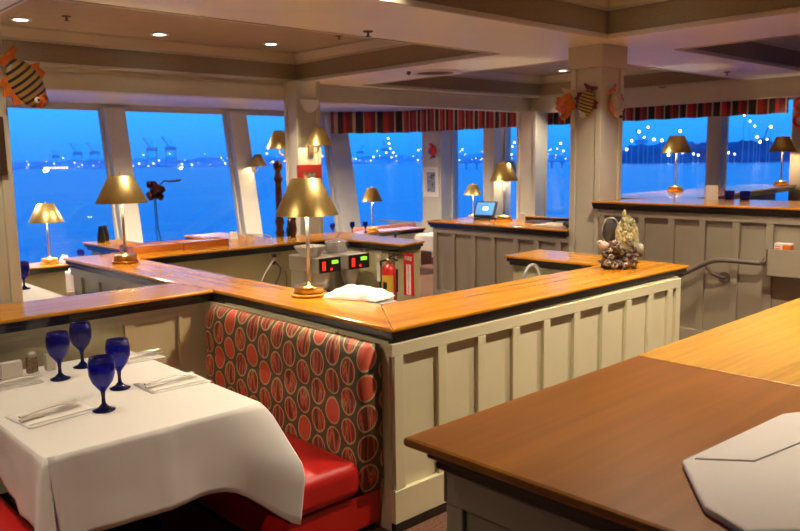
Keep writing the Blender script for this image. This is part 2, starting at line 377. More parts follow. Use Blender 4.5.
# right window wall (vertical) in plane X = 13.9
XR = 13.9
mb = MB(); mb.box((13.75, -4, FLW), (14.15, 15.45, 0.35)); mb.box((13.75, -4, 2.95), (14.15, 15.9, ZB)); struct('wall_right', mb, WINF)
def rcol(y0, y1, x0=13.55, x1=14.15):
    mb = MB(); mb.box((x0, y0, 0.0), (x1, y1, ZB - 0.002)); return mb
rposts = [(13.22, 13.87, 13.55), (11.56, 11.88, 13.55), (6.47, 6.71, 13.82), (2.9, 5.17, 13.55)]
for i, (a, b, x0) in enumerate(rposts):
    mb = rcol(a, b, x0, 14.15 if i != 2 else 13.99)
    if i < 2:
        mb.box((x0 - 0.02, a - 0.02, 0.0), (x0 + 0.5, b + 0.02, 0.5)); mb.box((x0 - 0.012, a + 0.06, 1.1), (x0, a + 0.10, 2.9))
    struct('trim_%d' % (7 + i), mb, WINF if i == 2 else COLP, bevel=0.01)
for a, b in ((5.17, 6.45), (6.73, 11.56), (11.88, 13.22), (13.87, 16.0)):
    wn_i += 1
    w = thing('window_%d' % wn_i, None, None, (XR, a, 0.35), kind='structure')
    mb = MB(); fr = 0.05
    mb.box((XR, a, 0.35), (XR + 0.05, b, 0.40)); mb.box((XR, a, 2.9), (XR + 0.05, b, 2.95)); mb.box((XR, a, 0.35), (XR + 0.05, a + fr, 2.95)); _ = mb.box((XR, b - fr, 0.35), (XR + 0.05, b, 2.95)) if b < 15.9 else None
    mb.build('window_frame', WINF, w, world=True)
    MB().box((XR + 0.02, a + 0.03, 0.38), (XR + 0.026, b - 0.03 + (0.5 if b > 15.9 else 0), 2.92)).build('window_pane', GLASS, w, world=True)
# unseen room sides that close the space behind the camera
mb = MB().box((-6, -4.2, -0.1), (14.3, -4, ZB + 0.5)); struct('wall_back', mb, PAINT)
mb = MB().box((-6.2, -4.2, FLW), (-6, 16, ZB + 0.5)); struct('wall_side', mb, PAINT)

# outside: sea, far shore
def sea_mat():
    M_ = D.materials.new('sea_water'); M_.use_nodes = True; nt = M_.node_tree; p = nt.nodes['Principled BSDF']
    p.inputs['Base Color'].default_value = (0.001, 0.12, 0.46, 1); p.inputs['Roughness'].default_value = 0.22; p.inputs['IOR'].default_value = 1.33
    g = node(nt, 'ShaderNodeNewGeometry'); mp = node(nt, 'ShaderNodeMapping'); mp.inputs['Scale'].default_value = (0.03, 0.03, 0.03); mp.inputs['Rotation'].default_value = (0, 0, 0.8)
    n = node(nt, 'ShaderNodeTexNoise'); n.inputs['Scale'].default_value = 2.2; n.inputs['Detail'].default_value = 6
    nt.links.new(g.outputs['Position'], mp.inputs[0]); nt.links.new(mp.outputs[0], n.inputs[0])
    b = node(nt, 'ShaderNodeBump'); b.inputs['Strength'].default_value = 0.5; b.inputs['Distance'].default_value = 2.0
    nt.links.new(n.outputs[0], b.inputs['Height']); nt.links.new(b.outputs[0], p.inputs['Normal']); return M_
mb = MB().add([(-3000, -3000, -9), (9000, -3000, -9), (9000, 9000, -9), (-3000, 9000, -9)], [(0, 1, 2, 3)])
o = struct('sea', mb, sea_mat()); tag(o, 'calm blue water of the bay outside the windows', 'sea')
def pol(az, d, z=0): a = math.radians(az); return (d * math.cos(a), d * math.sin(a), z)
HILL = mat('hazed_hill', (0.35, 0.62, 0.82), 0.9, var=0.3, vscale=0.01)  # distance haze is put into this pale blue base colour
HEAD = mat('dark_headland', (0.07, 0.12, 0.25), 0.9, var=0.4, vscale=0.02)
def ridge(name, a0, a1, dist, depth, hf, m_, label, n=90):
    mb = MB(); vs = []; fs = []
    for i in range(n + 1):
        az = a0 + (a1 - a0) * i / n; hh = hf(i / n, az); en = min(1, 8 * i / n, 8 * (1 - i / n)) ** 0.5
        for dd, zz in ((0, -10), (3, -6.0), (depth * 0.4, -9 + (hh + 9) * en), (depth, -9 + (hh * 0.8 + 9) * en), (depth + 30, -10)): vs.append(pol(az, dist + dd, zz))
    for i in range(n):
        for k in range(4): fs.append((i * 5 + k, (i + 1) * 5 + k, (i + 1) * 5 + k + 1, i * 5 + k + 1))
    mb.add(vs, fs, True); o = mb.build(name, m_); return tag(o, label, 'hill')
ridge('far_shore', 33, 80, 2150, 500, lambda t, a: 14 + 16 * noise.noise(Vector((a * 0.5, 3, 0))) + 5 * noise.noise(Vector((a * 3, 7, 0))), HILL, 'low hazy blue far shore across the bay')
ridge('headland', 15, 32.6, 1250, 260, lambda t, a: 22 + 13 * noise.noise(Vector((a * 0.45, 1, 0))) + 7 * noise.noise(Vector((a * 2.5, 4, 0))), HEAD, 'dark wooded headland seen through the right-hand windows')
CRANE = mat('hazed_steel', (0.4, 0.6, 0.75), 0.8, var=0.1)  # steel colour with the blue distance haze mixed in
LITE = mat('harbour_lamp', (1, 1, 1), 0.5, emit=(0.85, 0.93, 1.0), es=5)
LITEW = mat('warm_harbour_lamp', (1, 1, 1), 0.5, emit=(1.0, 0.72, 0.6), es=3.5)
base_l = MB().ball((0, 0, 0), 1.0, 8, 6).build('harbour_light', LITE)
base_w = MB().ball((0, 0, 0), 1.0, 8, 6).build('harbour_light', LITEW)
tag(base_l, 'tiny white lamp shining on the far shore', 'light', 'harbour lights on the far shore')
tag(base_w, 'tiny warm-tinted lamp shining on the far shore', 'light', 'warm harbour lights on the far shore')
first = {0: True, 1: True}
def light_at(az, d, z, r, warm=False, label=None, group=None):
    b = base_w if warm else base_l
    if first[int(warm)]: o = b; first[int(warm)] = False
    else: o = b.copy(); COL.objects.link(o)
    o.location = pol(az, d, z); o.scale = (r, r, r)
    if label: o['label'] = label; o['group'] = group
    return o
for i in range(130):
    az = random.uniform(34, 74); zz = random.choice([random.uniform(-5, 3), random.uniform(-2, 12), random.uniform(6, 30)])
    light_at(az, 2130 - random.uniform(0, 30), zz, random.choice([0.7, 0.9, 1.2, 1.9]), random.random() < 0.28)
def mast(az, d, z, r, m_, label, group):
    t = thing('floodlight_mast', label, 'light mast', pol(az, d, -10), 0, group)
    MB().tube([(0, 0, 0), (0, 0, z + 10 - r * 0.5)], [0.6, 0.3], 6).build('mast_pole', CRANE, t)
    MB().ball((0, 0, z + 10), r, 8, 6).build('lamp_head', m_, t)
PX = lambda x: 47.4 - math.degrees(math.atan((x - 400) / 785))
BRT = ((640, 133), (649, 129), (681, 133), (744, 121), (750, 126), (755, 130), (771, 131), (758, 139), (743, 142), (748, 142), (761, 143), (768, 141), (725, 151), (742, 146), (792, 141), (716, 146), (730, 152), (645, 138), (655, 140), (663, 141), (673, 144), (684, 152), (695, 153), (628, 149), (715, 153), (722, 149), (736, 153), (757, 152), (772, 151), (641, 143), (628, 143), (633, 141), (627, 154), (642, 154), (654, 154), (670, 154), (700, 154), (562, 143), (565, 150), (567, 149))
done_ = []
for x, y in BRT:
    if any(abs(x - a) < 2.6 for a in done_): continue
    done_.append(x)
    az = PX(x); hz = 159 - 0.015 * (x - 400); d = 1235
    mast(az, d, 1 + (hz - y) / 785 * d * math.hypot(785, x - 400) / 785, random.choice([1.3, 1.6, 2.0]), LITE, 'bright white floodlight glowing above the dark headland', 'floodlights over the headland')
for k in range(9):
    light_at(PX(46 + k * 2.8), 2100, -5.5, 2.0, True, 'warm light in the bright low row on the far shore at left', 'row of lights low on the far shore at left')
for x, y in ((530, 150), (530, 145), (531, 140), (514, 148), (516, 144), (390, 138), (391, 143), (392, 148), (388, 152), (395, 152), (464, 150), (420, 150)):
    mast(PX(x), 2100, 2 + (159 - y) / 785 * 2100, 2.2, LITEW if y > 146 else LITE, 'bright light of the port behind the middle windows', 'port lights behind the middle windows')
CRANE = mat('hazed_steel', (0.4, 0.6, 0.75), 0.8, var=0.1)
def crane(az, d, hgt, lean, label):
    t = thing('harbour_crane', label, 'crane', pol(az, d, -8), math.radians(az - 90), 'cargo cranes on the far shore')
    mb = MB(); w = hgt * 0.18; r = hgt * 0.014
    for sx in (-1, 1):
        for sy in (-1, 1): mb.tube([(sx * w, sy * w, 0), (sx * w * 0.8, sy * w * 0.8, hgt * 0.6)], r, 5)
    mb.tube([(-w, 0, hgt * 0.3), (w, 0, hgt * 0.3)], r, 5); mb.build('crane_legs', CRANE, t)
    MB().box((-w, -w, hgt * 0.55), (w, w, hgt * 0.66)).build('crane_house', CRANE, t)
    mb = MB(); mb.tube([(0, 0, hgt * 0.62), (-lean * hgt * 0.55, 0, hgt * 1.0)], r * 1.3, 5); mb.tube([(0, 0, hgt * 0.62), (0.05 * hgt, 0, hgt * 0.9), (-lean * hgt * 0.55, 0, hgt * 1.0)], r * 0.6, 5)
    mb.build('crane_boom', CRANE, t)
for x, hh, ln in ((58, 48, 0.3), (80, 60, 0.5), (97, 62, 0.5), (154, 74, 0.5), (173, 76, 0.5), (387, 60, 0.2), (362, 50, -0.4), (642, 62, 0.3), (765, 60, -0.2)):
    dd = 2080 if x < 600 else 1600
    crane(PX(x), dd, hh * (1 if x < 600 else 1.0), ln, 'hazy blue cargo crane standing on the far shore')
# floating pier on the water, seen between the middle windows
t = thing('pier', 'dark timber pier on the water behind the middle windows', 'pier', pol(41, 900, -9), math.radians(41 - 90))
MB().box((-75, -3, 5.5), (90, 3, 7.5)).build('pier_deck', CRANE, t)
for k in range(14): MB().box((-72 + k * 12, -2, -1), (-70 + k * 12, 2, 5.5)).build('pile', CRANE, t)

# ================================================================== COLUMNS
def column(x0, x1, y0, y1, z0, z1, label, cap=True):
    t = thing('column', label, 'column', ((x0 + x1) / 2, (y0 + y1) / 2, z0))
    MB().box((x0 + 0.02, y0 + 0.02, z0), (x1 - 0.02, y1 - 0.02, z1)).build('shaft', COLP, t, world=True)
    e = 0.07 if x1 - x0 > 0.35 else 0.05
    mb = MB()
    for a, b in (((x0, y0), (x0 + e, y0 + e)), ((x1 - e, y0), (x1, y0 + e)), ((x0, y1 - e), (x0 + e, y1)), ((x1 - e, y1 - e), (x1, y1))): mb.box((*a, z0), (*b, z1))
    mb.build('corner_boards', COLP, t, world=True, bevel=0.006)
    if cap: MB().box((x0 - 0.025, y0 - 0.025, z1 - 0.24), (x1 + 0.025, y1 + 0.025, z1)).build('capital', COLP, t, world=True, bevel=0.008)
    return t
column(7.5, 7.95, 4.87, 5.27, 0.0, ZB, 'large cream square column with fish ornaments, right of centre')
column(6.99, 7.44, 9.86, 10.2, 0.0, ZB, 'cream square column carrying a brass wall sconce and red-framed picture', cap=False)
column(12.85, 13.25, 9.86, 10.35, 0.0, 2.93, 'cream square column between the middle and right windows, under the header corner', cap=False)
t = column(1.0, 1.56, 5.29, 5.85, 0.0, ZB, 'cream column at the far left edge behind the booth', cap=False)

# ================================================================== HALF WALLS
def half_wall(name, label, body, z0, ztop, cap_poly, cap_off, wood_m, paint, faces=(), base=True, raise_cap=0.024):
    """body=(x0,x1,y0,y1); faces: list of (side, [batten positions], batten width)"""
    x0, x1, y0, y1 = body
    t = thing(name, label, 'half wall', ((x0 + x1) / 2, (y0 + y1) / 2, z0))
    zm = ztop - raise_cap; zb_ = zm - 0.052
    MB().box((x0, y0, z0), (x1, y1, zb_)).build('panel', paint, t, world=True)
    c = MB().prism(cap_poly, zm, ztop).build('wood_cap', wood_m, t, world=True, bevel=0.009)
    mp = offset_poly(cap_poly, [d * 0.45 for d in cap_off])
    mo = MB(); mo.prism(mp, zm - 0.034, zm - 0.0005); mo.prism(offset_poly(mp, [0.018 if d > 0 else 0 for d in cap_off]), zb_ - 0.012, zm - 0.0345)
    mo.build('black_molding', BLACK, t, world=True, bevel=0.003)
    for side, bats, bw_ in faces:
        e = 0.026
        def slab(u0, u1, za, zb2, th):
            if side == '-y': return ((u0, y0 - th, za), (u1, y0 - 0.0004, zb2))
            if side == '+y': return ((u0, y1 + 0.0004, za), (u1, y1 + th, zb2))
            if side == '-x': return ((x0 - th, u0, za), (x0 - 0.0004, u1, zb2))
            return ((x1 + 0.0004, u0, za), (x1 + th, u1, zb2))
        u0, u1 = (x0, x1) if 'y' in side else (y0, y1)
        zt_ = zb_ - 0.012
        MB().box(*slab(u0, u1, zt_ - 0.07, zt_, e)).build('top_rail', paint, t, world=True, bevel=0.003)
        bz = z0 + (0.235 if base else 0.0)
        for b in bats: MB().box(*slab(b - bw_ / 2, b + bw_ / 2, bz, zt_ - 0.07, e)).build('batten', paint, t, world=True, bevel=0.003)
        if base:
            MB().box(*slab(u0, u1, z0 + 0.05, bz, e + 0.008)).build('baseboard', paint, t, world=True, bevel=0.004)
            MB().box(*slab(u0, u1, z0, z0 + 0.05, e + 0.012)).build('black_base', BLACK, t, world=True)
    return t
H = 1.13
Fb = [2.70, 3.03, 3.36, 3.68, 3.99, 4.32, 4.655, 4.965, 5.275, 5.56, 5.685]
half_wall('half_wall', 'long cream panelled half wall with wooden cap running to the right of the booth', (2.65, 5.72, 2.98, 3.40), 0, H,
          [(2.64, 2.935), (5.87, 2.965), (5.90, 3.50), (3.06, 3.50)], [0.035, 0.035, 0.035, 0], WOODX, PAINT, [('-y', Fb, 0.07), ('+x', [], 0.07)])
half_wall('half_wall', 'cream half wall behind the oval-print booth back, with two brass lamps on its cap', (2.65, 3.0, 3.41, 7.44), 0, H,
          [(2.64, 2.935), (3.06, 3.50), (3.06, 7.50), (2.585, 7.50), (2.60, 5.28), (2.64, 4.77)], [0, 0.035, 0.035, 0.035, 0.0, 0.035], WOODY, PAINT,
          [('-x', [5.6, 6.0, 6.4, 6.8, 7.2], 0.06)])
half_wall('half_wall', 'cream half wall behind the table, with a wood cap meeting the left column', (-1.5, 2.649, 4.93, 5.20), 0, H,
          [(-1.5, 4.62), (2.637, 4.77), (2.597, 5.28), (-1.5, 5.28)], [0.05, 0, 0.035, 0.035], WOODX, PAINT, [('-y', [0.6], 0.07)])
half_wall('half_wall', 'khaki half wall behind the coffee machines with two wooden boxes on its cap', (3.07, 5.86, 7.0, 7.45), 0, H,
          [(3.062, 6.93), (5.40, 6.93), (5.95, 7.55), (3.062, 7.55)], [0.03, 0, 0.03, 0.0], WOODX, KHAKI, [])
half_wall('half_wall', 'khaki half wall end carrying the fire extinguisher and its sign', (5.46, 5.80, 5.99, 6.999), 0, H,
          [(5.40, 6.929), (5.40, 5.86), (5.84, 5.95), (5.952, 7.55)], [0.03, 0.03, 0.03, 0], WOODY, KHAKI, [])
half_wall('half_wall', 'short khaki half wall at the far end of the cream partition, behind the shell sculpture', (5.50, 5.90, 3.56, 4.46), 0, H,
          [(5.44, 3.505), (5.96, 3.505), (5.99, 4.54), (5.42, 4.50)], [0, 0.035, 0.035, 0.035], WOODY, KHAKI, [])
half_wall('half_wall', 'white-faced half wall with binoculars standing on its far end', (3.36, 3.62, 7.56, 8.80), 0, H,
          [(3.28, 7.555), (3.70, 7.555), (3.70, 8.86), (3.28, 8.86)], [0, 0.035, 0.035, 0.035], WOODY, PAINT, [])
half_wall('half_wall', 'half wall behind the wooden boxes, white card standing on its cap', (4.53, 4.85, 7.56, 8.60), 0, H,
          [(4.44, 7.555), (4.95, 7.555), (4.95, 8.69), (4.44, 8.69)], [0, 0.035, 0.035, 0.035], WOODY, PAINT, [])
TZ = 0.75
half_wall('half_wall', 'low khaki rail wall behind the far table at left, small brass lamp on it', (1.0, 3.50, 10.1, 10.40), FLW, TZ,
          [(0.9, 10.02), (3.56, 10.02), (3.56, 10.52), (0.9, 10.52)], [0.035] * 4, WOODX, KHAKI, [])
half_wall('half_wall', 'low rail wall with a small brass lamp in front of the middle window', (7.6, 10.0, 10.3, 10.55), FLW, TZ,
          [(7.55, 10.21), (10.06, 10.21), (10.06, 10.66), (7.55, 10.66)], [0.035] * 4, WOODX, PAINT, [])
half_wall('half_wall', 'low ledge wall behind the register holding the smallest brass lamp', (11.8, 12.75, 10.9, 11.25), FLW, TZ,
          [(11.74, 10.82), (12.8, 10.82), (12.8, 11.3), (11.74, 11.3)], [0.035] * 4, WOODX, PAINT, [])
W2b = [7.42, 7.09, 6.73, 6.40, 6.03, 5.72, 5.40]
half_wall('half_wall', 'taupe battened half wall carrying the register and a brass lamp, left of the large column', (7.5, 8.25, 4.90 + 0.37, 7.46), 0, 1.17,
          [(7.43, 5.272), (8.34, 5.272), (8.34, 7.54), (7.43, 7.54)], [0, 0.035, 0.035, 0.035], WOODY, PAINT2, [('-x', W2b, 0.07)])
W3b = [4.82, 4.33, 3.99, 3.66, 3.32, 3.0, 2.66, 2.33, 2.0]
half_wall('half_wall', 'tall taupe battened half wall beside the steps, right of the large column', (7.5, 7.9, 0.5, 4.868), 0, 1.51,
          [(7.43, 0.5), (8.55, 0.5), (8.55, 4.30), (7.97, 4.868), (7.43, 4.93)], [0, 0.035, 0.0, 0, 0.035], WOODY, PAINT2, [('-x', W3b, 0.07)])
half_wall('half_wall', 'raised window-side ledge holding two brass lamps at far right', (8.7, 13.5, 5.35, 5.72), 0.36, 1.49,
          [(8.58, 4.42), (13.52, 5.02), (13.52, 5.85), (8.58, 5.80)], [0.035, 0.035, 0.035, 0.0], WOODX, PAINT2, [])

pw = [o for o in COL.objects if o.get('label', '').startswith('cream half wall behind the table')][0]
mb = MB(); mb.box((0.9, 4.897, 0.955), (2.46, 4.9296, 0.985)); mb.box((2.43, 4.897, 0.2), (2.46, 4.9296, 0.955)); mb.box((2.05, 4.897, 0.2), (2.12, 4.9296, 0.955)); mb.box((0.9, 4.897, 0.17), (2.46, 4.9296, 0.2))
mb.build('panel_frame', PAINT, pw, world=True, bevel=0.004)
# big counter in the foreground
t = thing('counter', 'large glossy brown wooden counter in the right foreground', 'counter', (3.0, 1.1, 0))
CZ = 1.13
MB().prism([(1.63, 0.15), (3.03, 0.15), (3.03, 1.76), (1.60, 1.745)], CZ - 0.032, CZ).build('countertop', COUNT, t, world=True, bevel=0.014)
MB().prism([(3.0305, 0.15), (5.6, 0.15), (5.6, 1.80), (3.0305, 1.76)], CZ - 0.032, CZ).build('figured_countertop', COUNT2, t, world=True, bevel=0.006)['label'] = 'lighter figured oak section'
mo = MB(); mo.box((1.665, 0.2, CZ - 0.075), (5.56, 1.70, CZ - 0.0325)); mo.box((1.685, 0.22, CZ - 0.11), (5.54, 1.68, CZ - 0.0755)); mo.build('black_molding', BLACK, t, world=True, bevel=0.006)
MB().box((1.72, 0.25, 0.0), (5.5, 1.64, CZ - 0.111)).build('panel', PAINT2, t, world=True)
mb = MB(); mb.box((1.70, 0.24, CZ - 0.22), (1.7195, 1.655, CZ - 0.112)); mb.box((1.70, 1.6405, CZ - 0.22), (5.5, 1.66, CZ - 0.112)); mb.build('top_rail', PAINT2, t, world=True, bevel=0.004)
for y in (1.58, 1.2, 0.8, 0.4): MB().box((1.703, y, 0.0), (1.7195, y + 0.07, CZ - 0.221)).build('batten', PAINT2, t, world=True, bevel=0.004)

# ================================================================== BOOTH
def soft_box(mb, a, b, r, n=5, puff=0.0):
    """rounded box, optionally puffed in the middle"""
    cx, cy, cz = [(p + q) / 2 for p, q in zip(a, b)]; hx, hy, hz = [(q - p) / 2 for p, q in zip(a, b)]
    N = 14
    for ax in range(3):
        for sg in (-1, 1):
            vs = []; fs = []
            u, v = [i for i in range(3) if i != ax]
            hs = (hx, hy, hz)
            def grid(h_):
                k = [-h_ + r * (1 - math.cos(PI / 2 * i / 4)) for i in range(4)]
                mid = [-h_ + r + (2 * h_ - 2 * r) * i / N for i in range(N + 1)]
                return k + mid + [-q for q in k[::-1]]
            gu, gv = grid(hs[u]), grid(hs[v])
            for p in gu:
                for q in gv:
                    P = [0, 0, 0]; P[ax] = sg * hs[ax]; P[u] = p; P[v] = q
                    I = Vector([max(-hs[i] + r, min(hs[i] - r, P[i])) for i in range(3)]); d = Vector(P) - I
                    Q = I + (d.normalized() * r if d.length > 1e-9 else d)
                    if puff and ax == 2 and sg == 1:
                        Q.z += puff * (1 - (p / hs[u]) ** 2) * (1 - (q / hs[v]) ** 2)
                    vs.append((cx + Q.x, cy + Q.y, cz + Q.z))
            nv = len(gv)
            for i in range(len(gu) - 1):
                for j in range(nv - 1): fs.append((i * nv + j, (i + 1) * nv + j, (i + 1) * nv + j + 1, i * nv + j + 1))
            mb.add(vs, fs, True)
    return mb
def booth(xb, sgn, y0, y1, label, group=None):
    """xb = back plane; sgn -1: seat extends to -x"""
    t = thing('booth_bench', label, 'booth', (xb + sgn * 0.3, (y0 + y1) / 2, 0))
    # backrest profile (dx outwards from the back plane, z)
    prof = [(0.005, 0.245), (0.15, 0.245), (0.165, 0.33), (0.165, 0.46), (0.15, 0.52), (0.155, 0.56), (0.165, 0.64), (0.15, 0.715), (0.138, 0.735), (0.15, 0.76), (0.158, 0.86), (0.145, 0.96), (0.11, 1.02), (0.06, 1.04), (0.005, 1.035)]
    ys = [y0, y0 + 0.012, y0 + 0.04] + [y0 + 0.04 + (y1 - y0 - 0.08) * i / 12 for i in range(1, 13)] + [y1]
    vs = []; n = len(prof)
    for i, y in enumerate(ys):
        k = 0.88 if i in (0, len(ys) - 1) else (0.97 if i == 1 else 1.0)
        for dx, z in prof: vs.append((xb + sgn * dx * k, y, z))
    fs = []
    for i in range(len(ys) - 1):
        for j in range(n - 1): fs.append((i * n + j, (i + 1) * n + j, (i + 1) * n + j + 1, i * n + j + 1))
    fs.append(list(range(n))); fs.append([(len(ys) - 1) * n + j for j in range(n)])
    MB().add(vs, fs, True).build('backrest', FABRIC, t, world=True)
    xa, xc = sorted((xb + sgn * 0.15, xb + sgn * 0.64))
    soft_box(MB(), (xa, y0, 0.235), (xc, y1, 0.425), 0.055, puff=0.035).build('seat', REDV, t, world=True, merge=True)
    xa, xc = sorted((xb + sgn * 0.004, xb + sgn * 0.61))
    MB().box((xa, y0 + 0.03, 0.04), (xc, y1, 0.225)).build('base', REDV, t, world=True, bevel=0.004)
    xa, xc = sorted((xb + sgn * 0.02, xb + sgn * 0.60))
    MB().box((xa, y0 + 0.06, 0.0), (xc, y1, 0.0395)).build('toe_kick', BLACK, t, world=True)
    return t
booth(2.645, -1, 3.03, 4.68, 'booth bench with red and olive oval-print back and red vinyl seat')
booth(0.37, 1, 2.955, 4.68, 'facing booth bench, its red seat just showing at the lower left edge')

# table
TX0, TX1, TY0, TY1, TT = 0.99, 2.045, 3.26, 4.80, 0.795
t = thing('dining_table', 'dining table hidden under the white tablecloth in the left foreground', 'table', ((TX0 + TX1) / 2, (TY0 + TY1) / 2, 0))
MB().box((TX0 + 0.01, TY0 + 0.01, TT - 0.03), (TX1 - 0.01, TY1, TT)).build('tabletop', PAINT2, t, world=True)
MB().lathe([(0.0, 0), (0.28, 0.001), (0.28, 0.02), (0.05, 0.05), (0.04, 0.1), (0.04, TT - 0.0305), (0, TT - 0.0304)]).build('pedestal', BLACK, t)
def tablecloth(x0, x1, y0, y1, z, drop, label, name='tablecloth', side='all', group=None, corner=0.13, seed=0.0, big=None):
    """cloth over a table; the back edge (y1) has no overhang when side == 'front'"""
    P = []; e = 0.012
    def seg(a, b, n, o):
        for i in range(n):
            f = i / n; P.append((a[0] + (b[0] - a[0]) * f, a[1] + (b[1] - a[1]) * f, o[0], o[1], 0))
    def arc(c, a0, a1, n=12):
        for i in range(n + 1):
            a = a0 + (a1 - a0) * i / n; P.append((c[0] + e * math.cos(a), c[1] + e * math.sin(a), math.cos(a), math.sin(a), math.sin(PI * i / n)))
    N = 26
    seg((x0, y1), (x0, y0 + e), N, (-1, 0)); arc((x0 + e, y0 + e), PI, 1.5 * PI); seg((x0 + e, y0), (x1 - e, y0), N, (0, -1)); arc((x1 - e, y0 + e), 1.5 * PI, 2 * PI); seg((x1, y0 + e), (x1, y1), N, (1, 0))
    if side == 'front': P.append((x1, y1, 1, 0, 0))
    else:
        arc((x1 - e, y1 - e), 0, PI / 2); seg((x1 - e, y1), (x0 + e, y1), N, (0, 1)); arc((x0 + e, y1 - e), PI / 2, PI)
    closed = side != 'front'
    n = len(P); K = 14; vs = []; fs = []
    corners = [(x0, y0), (x1, y0)] + ([(x1, y1), (x0, y1)] if closed else [])
    for j in range(K + 1):
        f = j / K
        for i, (x, y, ox, oy, c) in enumerate(P):
            dc = min(math.hypot(x - a, y - b) for a, b in corners)
            near = math.exp(-(dc / 0.11) ** 2)
            fold = math.sin(dc * 26 + 1.2 + seed) * 0.016 * math.exp(-dc / 0.35) * (1 - c)
            wav = 0.010 * math.sin((x * 7 + y * 9) + seed) + 0.006 * noise.noise(Vector((x * 9, y * 9, f * 3 + seed)))
            out = f ** 0.8 * (0.018 + corner * near * (0.35 + 0.65 * c) + fold + wav) + (0.004 if j else 0)
            crease = math.exp(-((x - (x0 + 0.50 * (x1 - x0))) / 0.008) ** 2) if abs(y - y0) < 0.02 else 0
            out += 0.010 * crease * (j > 0)
            dd = drop * (1 + (0.42 * near * (0.4 + 0.6 * c))) + 0.012 * math.sin(x * 5 + y * 4 + seed)
            if big and ox < -0.5 and c == 0: dd *= 1 - 0.30 * min(1.0, dc / 0.5)
            zz = z - dd * f
            if j == 0: out = 0
            X_, Y_, Z_ = x + ox * out, y + oy * out, (zz if j else z)
            if big and j:                                               # this corner spreads out over the end of the bench seat, then falls
                dd_ = math.hypot(x - big, y - y0); nb = math.exp(-(dd_ / (0.20 if y > y0 + 0.02 else 0.15)) ** 2)
                pts_ = ((0, big, y0, z), (0.12, big + 0.03, y0 - 0.05, z - 0.05), (0.5, big + 0.075, y0 - 0.235, z - 0.27), (0.62, big + 0.075, y0 - 0.262, z - 0.33), (1.0, big + 0.03, y0 - 0.275, z - 0.56))
                for (fa, *pa), (fb, *pb) in zip(pts_, pts_[1:]):
                    if fa <= f <= fb:
                        q_ = (f - fa) / (fb - fa); T_ = [u_ + (v_ - u_) * q_ for u_, v_ in zip(pa, pb)]
                sp = 0.85 * min(1.0, dd_ / 0.2) ** 1.0
                off = (x - big) * 0.75
                X_ = X_ * (1 - nb) + (T_[0] + off) * nb; Y_ = Y_ * (1 - nb) + (T_[1] + (y - y0) * 0.5) * nb; Z_ = Z_ * (1 - nb) + T_[2] * nb
            vs.append((X_, Y_, Z_))
    m_ = n if closed else n - 1
    for j in range(K):
        for i in range(m_):
            a = i; b = (i + 1) % n
            fs.append((j * n + a, (j + 1) * n + a, (j + 1) * n + b, j * n + b))
    fs.append(list(range(n)))
    mb = MB().add(vs, fs, True); mb.sm[-1] = False
    o = mb.build(name, CLOTH, None, solid=0.0025)
    return tag(o, label, 'tablecloth', group)
tablecloth(TX0, TX1 - 0.01, TY0, TY1 + 0.02, TT + 0.006, 0.37, 'white tablecloth draped over the booth table in the left foreground', side='front', corner=0.11, big=TX1 - 0.01)

# goblets
def goblet(loc, label, group, s=1.0):
    t = thing('goblet', label, 'glass', loc, group=group)
    prof = [(0, 0.0), (0.040, 0.001), (0.041, 0.005), (0.020, 0.014), (0.0075, 0.03), (0.0065, 0.055), (0.009, 0.078), (0.018, 0.092), (0.036, 0.118), (0.046, 0.150), (0.047, 0.185), (0.041, 0.220), (0.0385, 0.220), (0.044, 0.185), (0.043, 0.152), (0.033, 0.122), (0.016, 0.100), (0, 0.094)]
    prof = [(r * 1.35, z * 1.22) for r, z in prof]
    base = [p for p in prof if p[1] <= 0.078 * 1.22 + 1e-6]
    MB().lathe(prof[6:], seg=28).build('bowl', BLUEG, t)
    MB().lathe(base, seg=28).build('stem', BLUES, t)
    t.scale = (s, s, s)
    return t
TS = 0.8035
G = goblet((1.468, 4.435, TS), 'blue goblet at left of the rear pair on the white tablecloth', 'blue goblets on the front table')
dup(G, (1.658, 4.607, TS), 0, 'blue goblet farthest back on the front table, next to the rear left one')
dup(G, (1.633, 4.014, TS), 0, 'blue goblet on the front table, directly behind the nearest one')
dup(G, (1.420, 3.702, TS), 0, 'nearest blue goblet on the front table')

# place settings
def napkin(loc, rz, sx, sy, label, mt=NAPK, th=0.006):
    t = thing('napkin', label, 'napkin', loc, rz)
    N = 10; vs = []; fs = []
    for L in (0, 1):
        for i in range(N + 1):
            for j in range(N + 1):
                u = (i / N - 0.5) * sx; v = (j / N - 0.5) * sy
                z = 0 if L == 0 else th * (1 + 0.35 * noise.noise(Vector((u * 20 + loc[0] * 9, v * 20, 0)))) * (0.4 if i in (0, N) or j in (0, N) else 1)
                vs.append((u, v, z))
    q = (N + 1) ** 2
    for i in range(N):
        for j in range(N):
            a = i * (N + 1) + j; fs += [(a, a + 1, a + N + 2, a + N + 1), (q + a, q + a + N + 1, q + a + N + 2, q + a + 1)]
    ring = [i * (N + 1) for i in range(N + 1)] + [N * (N + 1) + j for j in range(1, N + 1)] + [i * (N + 1) + N for i in range(N - 1, -1, -1)] + [j for j in range(N - 1, 0, -1)]
    for a, b in zip(ring, ring[1:] + ring[:1]): fs.append((a, b, q + b, q + a))
    MB().add(vs, fs, True).build('linen', mt, t, merge=True)
    MB().box((-sx * 0.46, -sy * 0.42, th * 1.25), (sx * 0.46, -sy * 0.36, th * 1.9)).build('folded_hem', mt, t, bevel=0.001)
    return t
